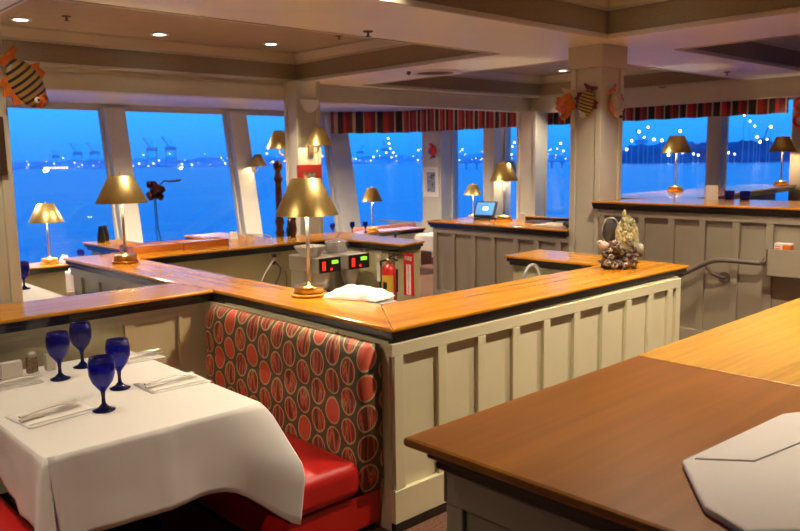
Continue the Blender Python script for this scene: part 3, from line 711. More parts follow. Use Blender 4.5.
def fork(loc, rz, label, tilt=0.0):
    t = thing('fork', label, 'fork', loc, rz); t.rotation_euler = (0, tilt, rz)
    mb = MB(); mb.tube([(-0.13, 0, 0.004), (-0.09, 0, 0.006), (-0.02, 0, 0.010), (0.03, 0, 0.012)], [0.011, 0.008, 0.004, 0.006], 8, flat=0.4); mb.build('handle', STEEL, t)
    mb = MB(); mb.tube([(0.03, 0, 0.012), (0.05, 0, 0.010), (0.062, 0, 0.008)], [0.007, 0.015, 0.015], 8, flat=0.2)
    for k in (-1.5, -0.5, 0.5, 1.5): mb.tube([(0.06, k * 0.008, 0.008), (0.09, k * 0.008, 0.006), (0.115, k * 0.0075, 0.012)], [0.0028, 0.0026, 0.0015], 6)
    mb.build('tines', STEEL, t); t.scale = (1.2, 1.25, 1.2); return t
def knife(loc, rz, label):
    t = thing('knife', label, 'knife', loc, rz)
    MB().tube([(-0.13, 0, 0.005), (-0.08, 0, 0.007), (-0.02, 0, 0.006), (0.0, 0, 0.006)], [0.009, 0.010, 0.007, 0.006], 8, flat=0.5).build('handle', STEEL, t)
    mb = MB(); vs = []; pr = [(0.0, -0.005, 0.006), (0.03, -0.009, 0.011), (0.09, -0.010, 0.011), (0.125, -0.004, 0.006)]
    for x, a, b in pr: vs += [(x, a, 0.004), (x, b, 0.004), (x, b, 0.0055), (x, a, 0.0055)]
    fs = [(3, 2, 1, 0), (12, 13, 14, 15)] + [(i * 4 + k, i * 4 + (k + 1) % 4, (i + 1) * 4 + (k + 1) % 4, (i + 1) * 4 + k) for i in range(3) for k in range(4)]
    mb.add(vs, fs).build('blade', STEEL, t); t.scale = (1.2, 1.25, 1.2); return t
sets = [((1.219, 3.830, TS), 0.12, 'near left of the nearest goblet'), ((1.881, 3.907, TS), -0.02, 'at the right side of the table'),
        ((1.257, 4.531, TS), 0.05, 'at the far left of the table'), ((1.997, 4.569, TS), 0.0, 'at the back right of the table beside the booth')]
for i, (p, rz, w) in enumerate(sets):
    big = i in (0, 1); sx = 0.34 if big else 0.24
    napkin(p, rz, sx, 0.26 if i < 2 else 0.2, 'folded white napkin under cutlery ' + w)
    c, s = math.cos(rz), math.sin(rz)
    fork((p[0] + 0.01 - s * 0.035, p[1] + 0.035, TS + 0.0115), rz + 0.06, 'silver fork on the napkin ' + w)
    knife((p[0] - 0.01, p[1] - 0.028, TS + 0.0105), rz + 0.02, 'silver table knife on the napkin ' + w)
# sugar caddy and shakers against the wall
t = thing('sugar_caddy', 'small white sugar packet caddy at the left edge of the table by the wall', 'caddy', (1.277, 4.665, TS - 0.001))
PAPER = mat('white_paper', (0.75, 0.72, 0.66), 0.7)
MB().box((-0.06, -0.03, 0), (0.06, 0.03, 0.012)).build('tray', STEEL, t, bevel=0.002)
for k in range(6): MB().box((-0.055, -0.026 + k * 0.009, 0.0125), (0.055, -0.019 + k * 0.009, 0.095 - 0.004 * (k % 2))).build('packet', PAPER, t, bevel=0.001)
PEPP = mat('peppercorn_glass', (0.22, 0.16, 0.09), 0.2, var=0.5, vscale=80); SALT = mat('salt_glass', (0.68, 0.62, 0.52), 0.2, var=0.1)
for (x, m_, nm) in ((1.40, PEPP, 'square glass pepper shaker beside the sugar caddy'), (1.50, SALT, 'square glass salt shaker with a steel lid, right of the pepper')):
    t = thing('shaker', nm, 'shaker', (x, 4.69, TS - 0.001))
    MB().box((-0.027, -0.027, 0), (0.027, 0.027, 0.10)).build('jar', m_, t, bevel=0.006)
    MB().lathe([(0, 0.1005), (0.026, 0.1006), (0.027, 0.116), (0.018, 0.126), (0, 0.128)], seg=16).build('lid', STEEL, t)

# ================================================================== LAMPS
def lamp(loc, label, group, hgt=0.73, r=0.20, power=LAMP_W, rz=0, m_shade=SHADE):
    t = thing('table_lamp', label, 'lamp', loc, rz, group)
    k = hgt / 0.73
    MB().lathe([(0, 0), (0.115, 0.0), (0.12, 0.012), (0.112, 0.02), (0, 0.0205)], seg=32).build('foot_plate', WOODY, t)
    MB().lathe([(0, 0.0206), (0.098, 0.0207), (0.098, 0.062), (0.094, 0.07), (0.02, 0.073), (0.02, 0.09), (0, 0.0905)], seg=32).build('base', BRASS, t)
    MB().lathe([(0, 0.0906), (0.0125, 0.0907), (0.0125, 0.60 * k), (0, 0.6005 * k)], seg=12).build('pole', STEEL, t)
    z0, z1 = hgt - 0.235 * k, hgt - 0.015
    rt_ = r * 0.46
    MB().lathe([(r, z0), (rt_, z1), (rt_ - 0.004, z1), (r - 0.004, z0), (r, z0)], seg=40).build('lamp_shade', m_shade, t)
    MB().ball((0, 0, (z0 + z1) / 2 + 0.02), (0.028, 0.028, 0.04), 12, 8).build('bulb', BULB, t)
    MB().lathe([(0, z1 - 0.02), (0.006, z1 - 0.02), (0.006, hgt), (0.011, hgt + 0.01), (0, hgt + 0.022)], seg=10).build('finial', BRASS, t)
    mb = MB()
    for q in range(3): a = q * 2 * PI / 3; mb.tube([(0, 0, z1 - 0.006), (math.cos(a) * (rt_ - 0.003), math.sin(a) * (rt_ - 0.003), z1 - 0.006)], 0.0022, 5)
    mb.build('spider', BRASS, t)
    ld = D.lights.new('lamp_glow', 'POINT'); ld.energy = power; ld.color = WARM; ld.shadow_soft_size = 0.035
    lo = D.objects.new('lamp_glow', ld); COL.objects.link(lo); lo.parent = t; lo.location = (0, 0, (z0 + z1) / 2 - 0.03)
    return t
LG = 'brass table lamps on the half walls'
lamp((2.945, 4.08, H), 'nearest large brass table lamp, on the cap behind the booth back', LG, hgt=0.775, r=0.205)
lamp((2.85, 6.70, H), 'large brass table lamp with gold cone shade in front of the left windows', LG, hgt=0.78, r=0.225)
lamp((3.38, 10.28, TZ), 'small brass table lamp low on the rail at far left', LG, hgt=0.78, r=0.215)
lamp((8.90, 10.38, TZ), 'small brass table lamp before the middle window, right of the red-framed picture', LG, hgt=0.78, r=0.19)
lamp((8.0, 6.65, 1.17), 'brass table lamp beside the register on the taupe half wall', LG, hgt=0.78, r=0.19)
lamp((12.28, 11.05, TZ), 'smallest brass table lamp behind the register', LG, hgt=0.72, r=0.20)
lamp((10.5, 5.56, 1.49), 'brass table lamp in the window just right of the large column', LG, hgt=0.80, r=0.215, power=24)
lamp((13.2, 5.16, 1.49), 'brass table lamp at the far right edge of the windows', LG, hgt=0.80, r=0.215, power=24)

def sconce(loc, rz, label, s=1.0):
    """wall at local y=0, arm goes to -y"""
    t = thing('wall_sconce', label, 'sconce', loc, rz, 'brass wall sconces')
    MB().box((-0.035, -0.02, -0.09), (0.035, 0.0, 0.06)).build('wall_plate', BRASS, t, bevel=0.006)
    MB().tube([(0, -0.02, -0.05), (0, -0.08, -0.06), (0, -0.15, -0.03), (0, -0.16, 0.08)], 0.008, 8).build('arm', BRASS, t)
    MB().lathe([(0.15, 0.02), (0.055, 0.22), (0.052, 0.22), (0.147, 0.02), (0.15, 0.02)], c=(0, -0.16, 0), seg=28).build('shade', SHADE, t)
    MB().ball((0, -0.16, 0.11), (0.02, 0.02, 0.03), 10, 6).build('bulb', BULB, t)
    ld = D.lights.new('sconce_glow', 'POINT'); ld.energy = 18 * s; ld.color = WARM; ld.shadow_soft_size = 0.03
    lo = D.objects.new('sconce_glow', ld); COL.objects.link(lo); lo.parent = t; lo.location = (0, -0.16, 0.08)
    t.scale = (1.4, 1.4, 1.4)
    return t
sconce((7.23, 9.86, 2.20), 0, 'brass wall sconce on the column with the red-framed picture', 1.5)
sconce((7.03, 10.2, 2.17), PI, 'half-hidden brass sconce on the back of the column with the red-framed picture', 0.6)
sconce((9.78, yl(1.85) - 0.17, 1.86), 0, 'small brass sconce on the slanted post between the left windows', 1.2)
sconce((13.85, 11.54, 1.62), 0, 'brass sconce glowing on the pier behind the register', 4.0)

# downlights
def downlight(x, y, z, label, power=DOWN_W, ang=110):
    t = thing('ceiling_downlight', label, 'downlight', (x, y, z), 0, 'recessed ceiling downlights')
    MB().lathe([(0.115, 0.0), (0.115, -0.012), (0.085, -0.016), (0.08, -0.002)], seg=28).build('trim_ring', WHITEP, t)
    MB().lathe([(0, -0.004), (0.08, -0.0042)], seg=28).build('lens', LENS, t)
    ld = D.lights.new('downlight_beam', 'SPOT'); ld.energy = power; ld.color = (1.0, 0.82, 0.60); ld.spot_size = math.radians(ang); ld.spot_blend = 0.6; ld.shadow_soft_size = 0.05
    lo = D.objects.new('downlight_beam', ld); COL.objects.link(lo); lo.parent = t; lo.location = (0, 0, -0.03)
    return t
downlight(3.02, 9.53, ZT, 'ceiling downlight above the leftmost window', DOWN_W, 84)
downlight(4.70, 9.57, ZT, 'middle downlight of the three in the left ceiling recess', DOWN_W, 84)
downlight(6.28, 9.42, ZT, 'rightmost downlight of the three in the left ceiling recess', DOWN_W, 84)
downlight(12.55, 9.0, ZT, 'small downlight in the recess behind the large column')
for x, y in ((3.4, 7.0), (6.2, 7.0), (9.5, 6.8)):
    downlight(x, y, ZT, 'recessed downlight hidden above the near edge of a ceiling recess')
for x, y in ((1.0, 4.1), (3.9, 4.3), (6.6, 3.9), (3.7, 1.9), (5.6, 1.9), (6.6, 0.4), (-1.2, 2.5)):  # added lamps out of view, placed to light table, caps and counter
    downlight(x, y, ZT, 'unseen recessed downlight overhead, added to light table, walls and counter', DOWN_W * (0.62 if x == 1.0 else 1.7 if y == 1.9 else 1.0))
for x, y in ((3.0, 12.3), (6.5, 12.3), (10.0, 12.3)):  # unseen lamps added to counter the blue on the window-bay ceiling
    downlight(x, y, ZB, 'unseen downlight behind the ceiling header, added to warm the window bay', 800, 150)
for x, y in ((10.8, 3.0), (10.8, 0.5)):
    downlight(x, y, ZT, 'recessed downlight in the right ceiling recess, hidden by its edge')

def sprinkler(loc, label):
    t = thing('sprinkler', label, 'sprinkler', loc, 0, 'fire sprinklers in the ceiling')
    MB().lathe([(0, 0.0), (0.05, -0.001), (0.045, -0.012), (0, -0.013)], seg=16).build('escutcheon', HANDR, t)
    MB().lathe([(0, -0.013), (0.010, -0.0135), (0.010, -0.045), (0.028, -0.047), (0.028, -0.052), (0, -0.053)], seg=12).build('deflector', HANDR, t)
sprinkler((4.946, 5.777, ZB), 'sprinkler head on the white ceiling beam near the centre')
sprinkler((11.53, 5.35, ZB), 'sprinkler head on the ceiling to the right of the large column')
sprinkler((3.35, 9.05, ZT), 'sprinkler head next to the leftmost downlight')
sprinkler((6.6, 8.3, ZT), 'sprinkler head in the right end of the left ceiling recess')
t = thing('speaker_grille', 'round ceiling speaker grille beside the sprinkler in the middle beam', 'ceiling speaker', (8.0, 7.9, ZB))
MB().lathe([(0.38, 0.0), (0.38, -0.014), (0.27, -0.018), (0.27, -0.003)], seg=36).build('rim', WHITEP, t)
MB().lathe([(0, -0.006), (0.27, -0.0062)], seg=36).build('grille', mat('brown_mesh', (0.12, 0.08, 0.05), 0.8, bump=0.3), t)
t = thing('smoke_detector', 'small detector on the beam left of the round speaker grille', 'detector', (7.62, 8.05, ZB))
MB().lathe([(0.03, 0), (0.03, -0.03), (0.012, -0.05), (0, -0.052)], seg=14).build('body', HANDR, t)
t = thing('air_vent', 'square ceiling air vent in the recess left of the large column', 'vent', (10.9, 8.7, ZT))
MB().box((-0.55, -0.3, -0.02), (0.55, 0.3, -0.001)).build('frame', CROWN, t, bevel=0.005)
for k in range(7): MB().box((-0.5, -0.25 + k * 0.075, -0.028), (0.5, -0.215 + k * 0.075, -0.0205)).build('louver', CROWN, t)
t = thing('speaker_grille', 'dark oval grille on the header right of the large column', 'ceiling speaker', (13.02, 7.2, ZB - 0.002))
MB().lathe([(0, 0), (0.07, -0.001), (0.06, -0.015), (0, -0.016)], seg=20).build('grille', HANDR, t)
t = thing('wall_bracket', 'white half-round bracket on top of the sconce column', 'bracket', (7.22, 9.86, 2.93))
n_ = 20; pf = [(0.17 * math.cos(PI + PI * i / n_), 0.2 * math.sin(PI + PI * i / n_)) for i in range(n_ + 1)]; m_ = len(pf)
MB().add([(x, -0.03, z) for x, z in pf] + [(x, -0.001, z) for x, z in pf], [list(range(m_)), list(range(m_, 2 * m_))[::-1]] + [(i, (i + 1) % m_, m_ + (i + 1) % m_, m_ + i) for i in range(m_)]).build('half_disc', WHITEP, t, bevel=0.004)

# ================================================================== VALANCE
def valance(path, label, z0=2.66, z1=3.19):
    pts = []
    for (ax, ay), (bx, by) in zip(path, path[1:]):
        L = math.hypot(bx - ax, by - ay); n = max(2, int(L / 0.03))
        for i in range(n): pts.append((ax + (bx - ax) * i / n, ay + (by - ay) * i / n, (by - ay) / L, -(bx - ax) / L))
    pts.append((*path[-1], pts[-1][2], pts[-1][3])); vs = []; fs = []; d = 0; last = pts[0]
    for x, y, nx, ny in pts:
        d += math.hypot(x - last[0], y - last[1]); last = (x, y)
        k = 0.018 * math.sin(d * 2 * PI / 0.155) + 0.008 * math.sin(d * 17)
        for j in range(4): vs.append((x + nx * k, y + ny * k, z0 + (z1 - z0) * j / 3 + (0.006 * math.sin(d * 11) if j == 0 else 0)))
    for i in range(len(pts) - 1):
        for j in range(3): fs.append((i * 4 + j, (i + 1) * 4 + j, (i + 1) * 4 + j + 1, i * 4 + j + 1))
    o = MB().add(vs, fs, True).build('valance', VAL, None, solid=0.012)
    tag(o, label, 'valance', 'striped window valances'); return o
valance([(13.42, 10.42), (13.42, 14.4), (12.0, 15.5)], 'red, black and tan striped valance over the middle windows')
valance([(13.42, 5.19), (13.42, 10.3)], 'red, black and tan striped valance over the right windows')

# ================================================================== ON THE WALLS AND COLUMNS
ORG = mat('orange_glaze', (0.62, 0.16, 0.02), 0.4, var=0.3, vscale=20)
MAR = mat('maroon_glaze', (0.13, 0.012, 0.015), 0.35, var=0.3)
FSTR = stripe_mat('yellow_black_stripes', 'X', 0.036, [(0, (0.48, 0.30, 0.05)), (0.62, (0.015, 0.012, 0.01))], 0.4)
FSTR2 = stripe_mat('orange_black_stripes', 'X', 0.04, [(0, (0.42, 0.26, 0.08)), (0.6, (0.015, 0.012, 0.01))], 0.4)
COW = mat('cream_glaze', (0.52, 0.45, 0.30), 0.4, var=0.25, vscale=14)
SPOT = mat('orange_spotted_glaze', (0.60, 0.13, 0.02), 0.45, var=0.75, vscale=30)
BEAK = mat('black_glaze', (0.012, 0.012, 0.014), 0.3)
def fish(loc, rz, s, label, mb_body, m_fin, m_tail, tiltdeg=0, m_head=None, tail_shape=0):
    """flat ceramic fish: local plane x (length) / z (height), thickness along y; wall at y>0"""
    t = thing('fish_ornament', label, 'ornament', loc, rz, 'ceramic fish ornaments'); t.rotation_euler = (0, math.radians(tiltdeg), rz)
    T = Matrix.Scale(s, 4)
    MB().ball((0, -0.03, 0), (0.16, 0.045, 0.105), 22, 14).xf(T).build('body', mb_body, t)
    vs = []
    out = [(0.12, 0.02), (0.155, 0.04), (0.19, 0.095), (0.215, 0.085), (0.205, 0.03), (0.20, 0.0), (0.215, -0.085), (0.19, -0.095), (0.155, -0.04), (0.12, -0.02)]
    def plate(pts, th=0.012):
        n = len(pts); v = [(x, -0.03 - th / 2, z) for x, z in pts] + [(x, -0.03 + th / 2, z) for x, z in pts]
        return MB().add(v, [list(range(n)), list(range(n, 2 * n))[::-1]] + [(i, (i + 1) % n, n + (i + 1) % n, n + i) for i in range(n)])
    plate(out).xf(T).build('tail', m_tail, t)
    plate([(-0.09, 0.075), (-0.05, 0.15), (-0.01, 0.13), (0.02, 0.17), (0.06, 0.14), (0.09, 0.155), (0.115, 0.06), (0.02, 0.08)]).xf(T).build('dorsal_fin', m_fin, t)
    plate([(-0.04, -0.09), (-0.02, -0.15), (0.03, -0.135), (0.05, -0.16), (0.08, -0.08)]).xf(T).build('belly_fin', m_fin, t)
    MB().ball((-0.125, -0.045, -0.005), (0.045, 0.035, 0.05), 14, 10).xf(T).build('snout', m_head or m_fin, t)
    e_ = MB().ball((-0.10, -0.078, 0.03), (0.020, 0.012, 0.020), 12, 8).xf(T).build('eye', WHITEP, t)
    MB().ball((-0.10, -0.089, 0.03), (0.009, 0.005, 0.009), 10, 6).xf(T).build('pupil', BEAK, e_)
    return t
fish((7.495, 5.04, 2.58), -PI / 2, 0.98, 'yellow and black striped ceramic fish with maroon tail on the large column', FSTR, MAR, MAR, -72, m_head=COW)
fish((7.49, 5.31, 2.57), -PI / 2, 0.92, 'orange ceramic fish peeking out from the left edge of the large column', ORG, ORG, COW, -80)
fish((7.76, 4.865, 2.57), 0.0, 1.0, 'cream and orange ceramic fish with black mouth on the right face of the large column', COW, ORG, ORG, -120, m_head=BEAK)
fish((1.64, 5.22, 2.50), 0.25, 1.02, 'orange and black striped ceramic fish on the far left column', FSTR2, ORG, ORG, -127, m_head=SPOT)
fish((13.545, 13.5, 2.22), -PI / 2, 0.95, 'small red ceramic fish above the framed print on the pier', REDP, REDP, MAR, 80)
def picture(loc, rz, w, h_, fw_, m_f, label, art, mat_w=0.0):
    t = thing('framed_picture', label, 'picture', loc, rz)
    mb = MB()
    mb.box((-w / 2, -0.025, 0), (-w / 2 + fw_, -0.001, h_)); mb.box((w / 2 - fw_, -0.025, 0), (w / 2, -0.001, h_)); mb.box((-w / 2 + fw_, -0.025, 0), (w / 2 - fw_, -0.001, fw_)); mb.box((-w / 2 + fw_, -0.025, h_ - fw_), (w / 2 - fw_, -0.001, h_))
    mb.build('frame', m_f, t, bevel=0.003)
    MB().box((-w / 2 + fw_, -0.012, fw_), (w / 2 - fw_, -0.002, h_ - fw_)).build('mount', m_f if mat_w < 0 else PAPER, t)
    k = fw_ + abs(mat_w)
    MB().box((-w / 2 + k, -0.015, k), (w / 2 - k, -0.0125, h_ - k)).build('print', art, t)
    return t
ART1 = mat('grey_blue_print', (0.22, 0.25, 0.30), 0.6, var=0.9, vscale=14)
ART2 = mat('dark_print', (0.07, 0.05, 0.04), 0.6, var=0.9, vscale=10)
ART3 = mat('sepia_print', (0.30, 0.26, 0.20), 0.6, var=0.7, vscale=16)
picture((13.545, 13.55, 1.08), -PI / 2, 0.52, 0.72, 0.03, WHITEP, 'tall white-framed print on the pier between the middle windows', ART1, 0.09)
DFR = mat('dark_walnut', (0.07, 0.035, 0.02), 0.4, var=0.2)
picture((1.34, 5.29, 1.94), 0, 0.36, 0.36, 0.035, DFR, 'dark-framed picture on the far left column, cut by the photo edge', ART2, 0.0)
REDF = mat('red_lacquer', (0.42, 0.035, 0.015), 0.35)
t = picture((7.18, 9.855, 1.56), 0, 0.46, 0.38, 0.11, REDF, 'red-framed picture on the sconce column, half hidden by the brass lamp', ART3, 0.0)
# red rings at the far right
for z in (2.78, 2.54):
    mb = MB(); mb.tube([(0, 0.10 * math.cos(a), 0.10 * math.sin(a)) for a in [2 * PI * i / 20 for i in range(21)]], 0.028, 8)
    t = mb.build('hanging_ring', REDP); t.location = (13.52, 5.02, z + (0.01 if z > 2.6 else -0.01)); tag(t, 'upper red ring on the right edge column' if z > 2.6 else 'lower red ring on the right edge column', 'ring', 'red rings')

# handrail
t = thing('handrail', 'grey metal handrail fixed to the tall taupe half wall beside the steps', 'handrail', (7.40, 3.4, 0.95))
path = [(7.38, 3.03, 0.985), (7.38, 3.40, 0.985), (7.38, 3.48, 0.975), (7.38, 3.58, 0.93), (7.38, 4.45, 0.44)]
MB().tube(path, 0.022, 12).build('rail', HANDR, t, world=True)
MB().tube([(7.38, 3.03, 0.985), (7.44, 3.01, 0.985), (7.495, 3.01, 0.985)], 0.022, 10).build('end_return', HANDR, t, world=True)
for y, z in ((3.01, 0.985), (3.42, 0.80)):
    b = MB().tube([(7.484, y, z), (7.4998, y, z)], 0.055, 20).build('flange', HANDR, t, world=True)
MB().tube([(7.38, 3.58, 0.93), (7.40, 3.50, 0.84), (7.44, 3.42, 0.80), (7.49, 3.42, 0.80)], 0.017, 10).build('bracket', HANDR, t, world=True)
t = thing('wall_box', 'taupe open-topped wall box on the tall half wall at the right edge', 'box', (7.42, 2.6, 0.87))
mb = MB(); mb.box((7.35, 2.2, 0.87), (7.365, 2.97, 1.13)); mb.box((7.35, 2.955, 0.87), (7.484, 2.97, 1.13)); mb.box((7.35, 2.2, 0.87), (7.484, 2.97, 0.885)); mb.build('panels', PAINT2, t, world=True, bevel=0.003)
t = thing('card_box', 'small red and white box standing in the wall box', 'box', (7.42, 2.86, 0.885))
MB().box((-0.04, -0.09, 0), (0.04, 0.055, 0.30)).build('carton', PAPER, t, bevel=0.002)
MB().box((-0.041, -0.0905, 0.21), (0.041, -0.02, 0.285)).build('red_panel', ORG, t)
for k in range(3): MB().box((-0.0412, 0.0, 0.225 + k * 0.02), (-0.0402, 0.045, 0.233 + k * 0.02)).build('print_line', REDP, t)

# ================================================================== COFFEE STATION
t = thing('service_counter', 'low service counter below the coffee machines', 'counter', (4.9, 6.5, 0))
MB().box((4.1, 5.95, 0.0), (5.455, 6.99, 0.42)).build('cabinet', KHAKI, t, world=True)
MB().box((4.05, 5.9, 0.421), (5.458, 6.995, 0.45)).build('top', STEEL, t, world=True, bevel=0.004)
def coffee_machine(loc, label, bowl=True):
    t = thing('coffee_machine', label, 'coffee machine', loc, 0, 'coffee brewing machines')
    MB().box((-0.14, -0.14, 0.05), (0.14, 0.22, 0.09)).build('base', STEEL, t, bevel=0.006)
    MB().box((-0.13, 0.10, 0.09), (0.13, 0.34, 0.425)).build('column', STEEL, t, bevel=0.006)
    MB().box((-0.14, -0.16, 0.425), (0.14, 0.36, 0.585)).build('head', STEEL, t, bevel=0.012)
    MB().box((-0.135, -0.172, 0.43), (0.135, -0.1605, 0.58)).build('front_panel', DARKP, t, bevel=0.003)
    MB().box((0.02, -0.1755, 0.515), (0.10, -0.1725, 0.55)).build('display', GREEND, t)
    MB().box((-0.10, -0.176, 0.455), (-0.06, -0.1725, 0.545)).build('indicator', REDD, t)
    MB().box((0.0, -0.176, 0.45), (0.025, -0.1725, 0.475)).build('switch', REDD, t)
    MB().lathe([(0.10, 0.425), (0.10, 0.37), (0.07, 0.27), (0.06, 0.262), (0, 0.26)], c=(0, -0.02, 0), seg=24).build('brew_basket', STEEL, t)
    for sx in (-1, 1):
        for y in (-0.1, 0.18): MB().box((sx * 0.12 - 0.012, y, 0.0), (sx * 0.12 + 0.012, y + 0.02, 0.05)).build('foot', DARKP, t)
    return t
coffee_machine((4.745, 6.37, 0.451), 'left coffee machine, white filter basket on top, green display')
coffee_machine((5.125, 6.37, 0.451), 'right coffee machine, steel pot on top, green display')
def carafe(loc, label):
    t = thing('coffee_carafe', label, 'carafe', loc, 0, 'carafes under the coffee machines')
    MB().lathe([(0, 0), (0.06, 0.001), (0.068, 0.02), (0.066, 0.09), (0.045, 0.13), (0.043, 0.15), (0, 0.151)], seg=22).build('body', STEEL, t)
    MB().tube([(0.06, -0.0, 0.03), (0.10, 0, 0.04), (0.10, 0, 0.12), (0.045, 0, 0.13)], 0.008, 8).build('handle', DARKP, t)
carafe((4.745, 6.35, 0.542), 'steel carafe under the left coffee machine'); carafe((5.125, 6.35, 0.542), 'steel carafe under the right coffee machine')
t = thing('filter_basket', 'white fluted paper filters in a bowl on the left coffee machine', 'filters', (4.66, 6.42, 1.0365))
vs = []; fs = []; S_ = 48
for r, z in ((0.09, 0.0), (0.12, 0.05), (0.155, 0.105)):
    for k in range(S_): rr_ = r * (1 + (0.03 + 0.25 * z) * (1 if k % 2 else -1)); vs.append((rr_ * math.cos(2 * PI * k / S_), rr_ * math.sin(2 * PI * k / S_), z))
for i in range(2):
    for k in range(S_): fs.append((i * S_ + k, i * S_ + (k + 1) % S_, (i + 1) * S_ + (k + 1) % S_, (i + 1) * S_ + k))
fs.append(list(range(S_)))
MB().add(vs, fs).build('filters', WHITEP, t, solid=0.003)
t = thing('metal_pot', 'round polished steel pot on the right coffee machine', 'pot', (5.08, 6.52, 1.0365))
MB().lathe([(0, 0), (0.11, 0.001), (0.12, 0.015), (0.12, 0.10), (0.125, 0.105), (0.125, 0.11), (0.10, 0.125), (0.02, 0.14), (0, 0.14)], seg=30).build('pot_body', CHROME, t)
MB().tube([(0.118, -0.02, 0.03), (0.15, -0.02, 0.04), (0.15, -0.02, 0.08), (0.118, -0.02, 0.09)], 0.008, 8).build('handle', DARKP, t)
# outlets
def outlet(loc, rz, w, hh, label, m_=PLATE, plugs=0):
    t = thing('outlet', label, 'outlet', loc, rz)
    MB().box((-w / 2, -0.008, -hh / 2), (w / 2, 0, hh / 2)).build('plate', m_, t, bevel=0.002)
    for k in (-1, 1): MB().box((-0.02, -0.011, k * 0.04 - 0.018), (0.02, -0.0085, k * 0.04 + 0.018)).build('socket', DARKP if plugs else WHITEP, t, bevel=0.002)
    for k in range(plugs): MB().box((-0.018, -0.045, (k - 0.5) * 0.08 - 0.018), (0.018, -0.0115, (k - 0.5) * 0.08 + 0.018)).build('plug', DARKP, t, bevel=0.004)
    return t
outlet((4.59, 6.998, 0.965), 0, 0.10, 0.22, 'ivory outlet with two black plugs behind the machines', plugs=2)
outlet((5.458, 6.27, 0.93), -PI / 2, 0.11, 0.22, 'ivory switch plate right of the coffee machines')
t = outlet((5.458, 6.06, 0.93), -PI / 2, 0.10, 0.19, 'brown key switch plate above the fire extinguisher', m_=mat('brown_plate', (0.20, 0.13, 0.07), 0.4))
o = outlet((5.458, 6.50, 0.985), -PI / 2, 0.13, 0.05, 'small black outlet strip behind the right coffee machine', m_=DARKP)
for m_, pts, lb in ((WHITEP, [(4.59, 6.955, 0.98), (4.50, 6.90, 0.93), (4.40, 6.90, 0.82), (4.34, 6.92, 0.66), (4.33, 6.93, 0.45)], 'white power cord looping down from the outlet'),
                    (DARKP, [(4.60, 6.955, 0.93), (4.62, 6.88, 0.88), (4.58, 6.88, 0.78), (4.50, 6.90, 0.64), (4.46, 6.93, 0.45)], 'black power cord hanging from the outlet'),
                    (HANDR, [(4.59, 6.955, 0.92), (4.68, 6.86, 0.84), (4.66, 6.86, 0.7), (4.62, 6.85, 0.452)], 'grey power cord behind the left coffee machine')):
    q = MB().tube(pts, 0.008, 8).build('power_cord', m_, subsurf=1); tag(q, lb, 'cord')
# fire extinguisher
t = thing('fire_extinguisher', 'red fire extinguisher hanging on the khaki wall end', 'extinguisher', (5.355, 6.00, 0.50)); t.scale = (1.0, 1.25, 1.2)
MB().lathe([(0, 0), (0.055, 0.002), (0.068, 0.02), (0.068, 0.29), (0.058, 0.325), (0.03, 0.345), (0.022, 0.36), (0, 0.361)], seg=28).build('cylinder', REDP, t)
YL = mat('yellow_label', (0.75, 0.50, 0.06), 0.5)
def arc_label(r, a0, a1, z0, z1, m_, nm):
    vs = []; fs = []; n = 10
    for i in range(n + 1):
        a = a0 + (a1 - a0) * i / n
        for z in (z0, z1): vs.append((r * math.cos(a), r * math.sin(a), z))
    for i in range(n): fs.append((2 * i, 2 * i + 2, 2 * i + 3, 2 * i + 1))
    MB().add(vs, fs, True).build(nm, m_, t)
arc_label(0.0690, PI * 0.85, PI * 1.45, 0.12, 0.26, YL, 'yellow_label'); arc_label(0.0692, PI * 0.85, PI * 1.45, 0.02, 0.115, WHITEP, 'instruction_label')
arc_label(0.0696, PI * 0.95, PI * 1.15, 0.14, 0.20, BEAK, 'label_print')
MB().lathe([(0, 0.361), (0.02, 0.3615), (0.02, 0.40), (0, 0.401)], seg=14).build('valve', BRASS, t)
mb = MB(); mb.tube([(0, 0.02, 0.39), (0, -0.05, 0.405), (0, -0.11, 0.39)], 0.009, 8); mb.tube([(0, 0.0, 0.40), (0, -0.05, 0.43), (0, -0.12, 0.44)], 0.009, 8); mb.build('lever', DARKP, t)
MB().tube([(0, 0.02, 0.385), (-0.02, 0.08, 0.37), (-0.02, 0.09, 0.25), (-0.02, 0.085, 0.12)], 0.011, 8).build('hose', DARKP, t)
MB().box((-0.07, 0.045, 0.20), (-0.066, 0.085, 0.34)).build('paper_tag', PAPER, t)
MB().box((0.07, -0.03, 0.10), (0.097, 0.03, 0.30)).build('wall_bracket', DARKP, t)
t = thing('fire_extinguisher_sign', 'red and white fire extinguisher sign right of the extinguisher', 'sign', (5.4585, 5.80, 0.60))
MB().box((-0.006, -0.075, 0), (0, 0.075, 0.44)).build('plate', REDP, t)
MB().box((-0.0075, -0.035, 0.01), (-0.0062, 0.035, 0.325)).build('white_strip', WHITEP, t)
R_ = Matrix(((0, 0, -1, 0), (-1, 0, 0, 0), (0, 1, 0, 0), (0, 0, 0, 1)))
text_mesh('sign_word', 'FIRE', 0.062, WHITEP, t, Matrix.Translation((-0.0075, 0, 0.385)) @ R_)
text_mesh('sign_word', '\n'.join('EXTINGUISHER'), 0.036, REDP, t, Matrix.Translation((-0.0085, 0, 0.17)) @ R_, spacing=0.72)
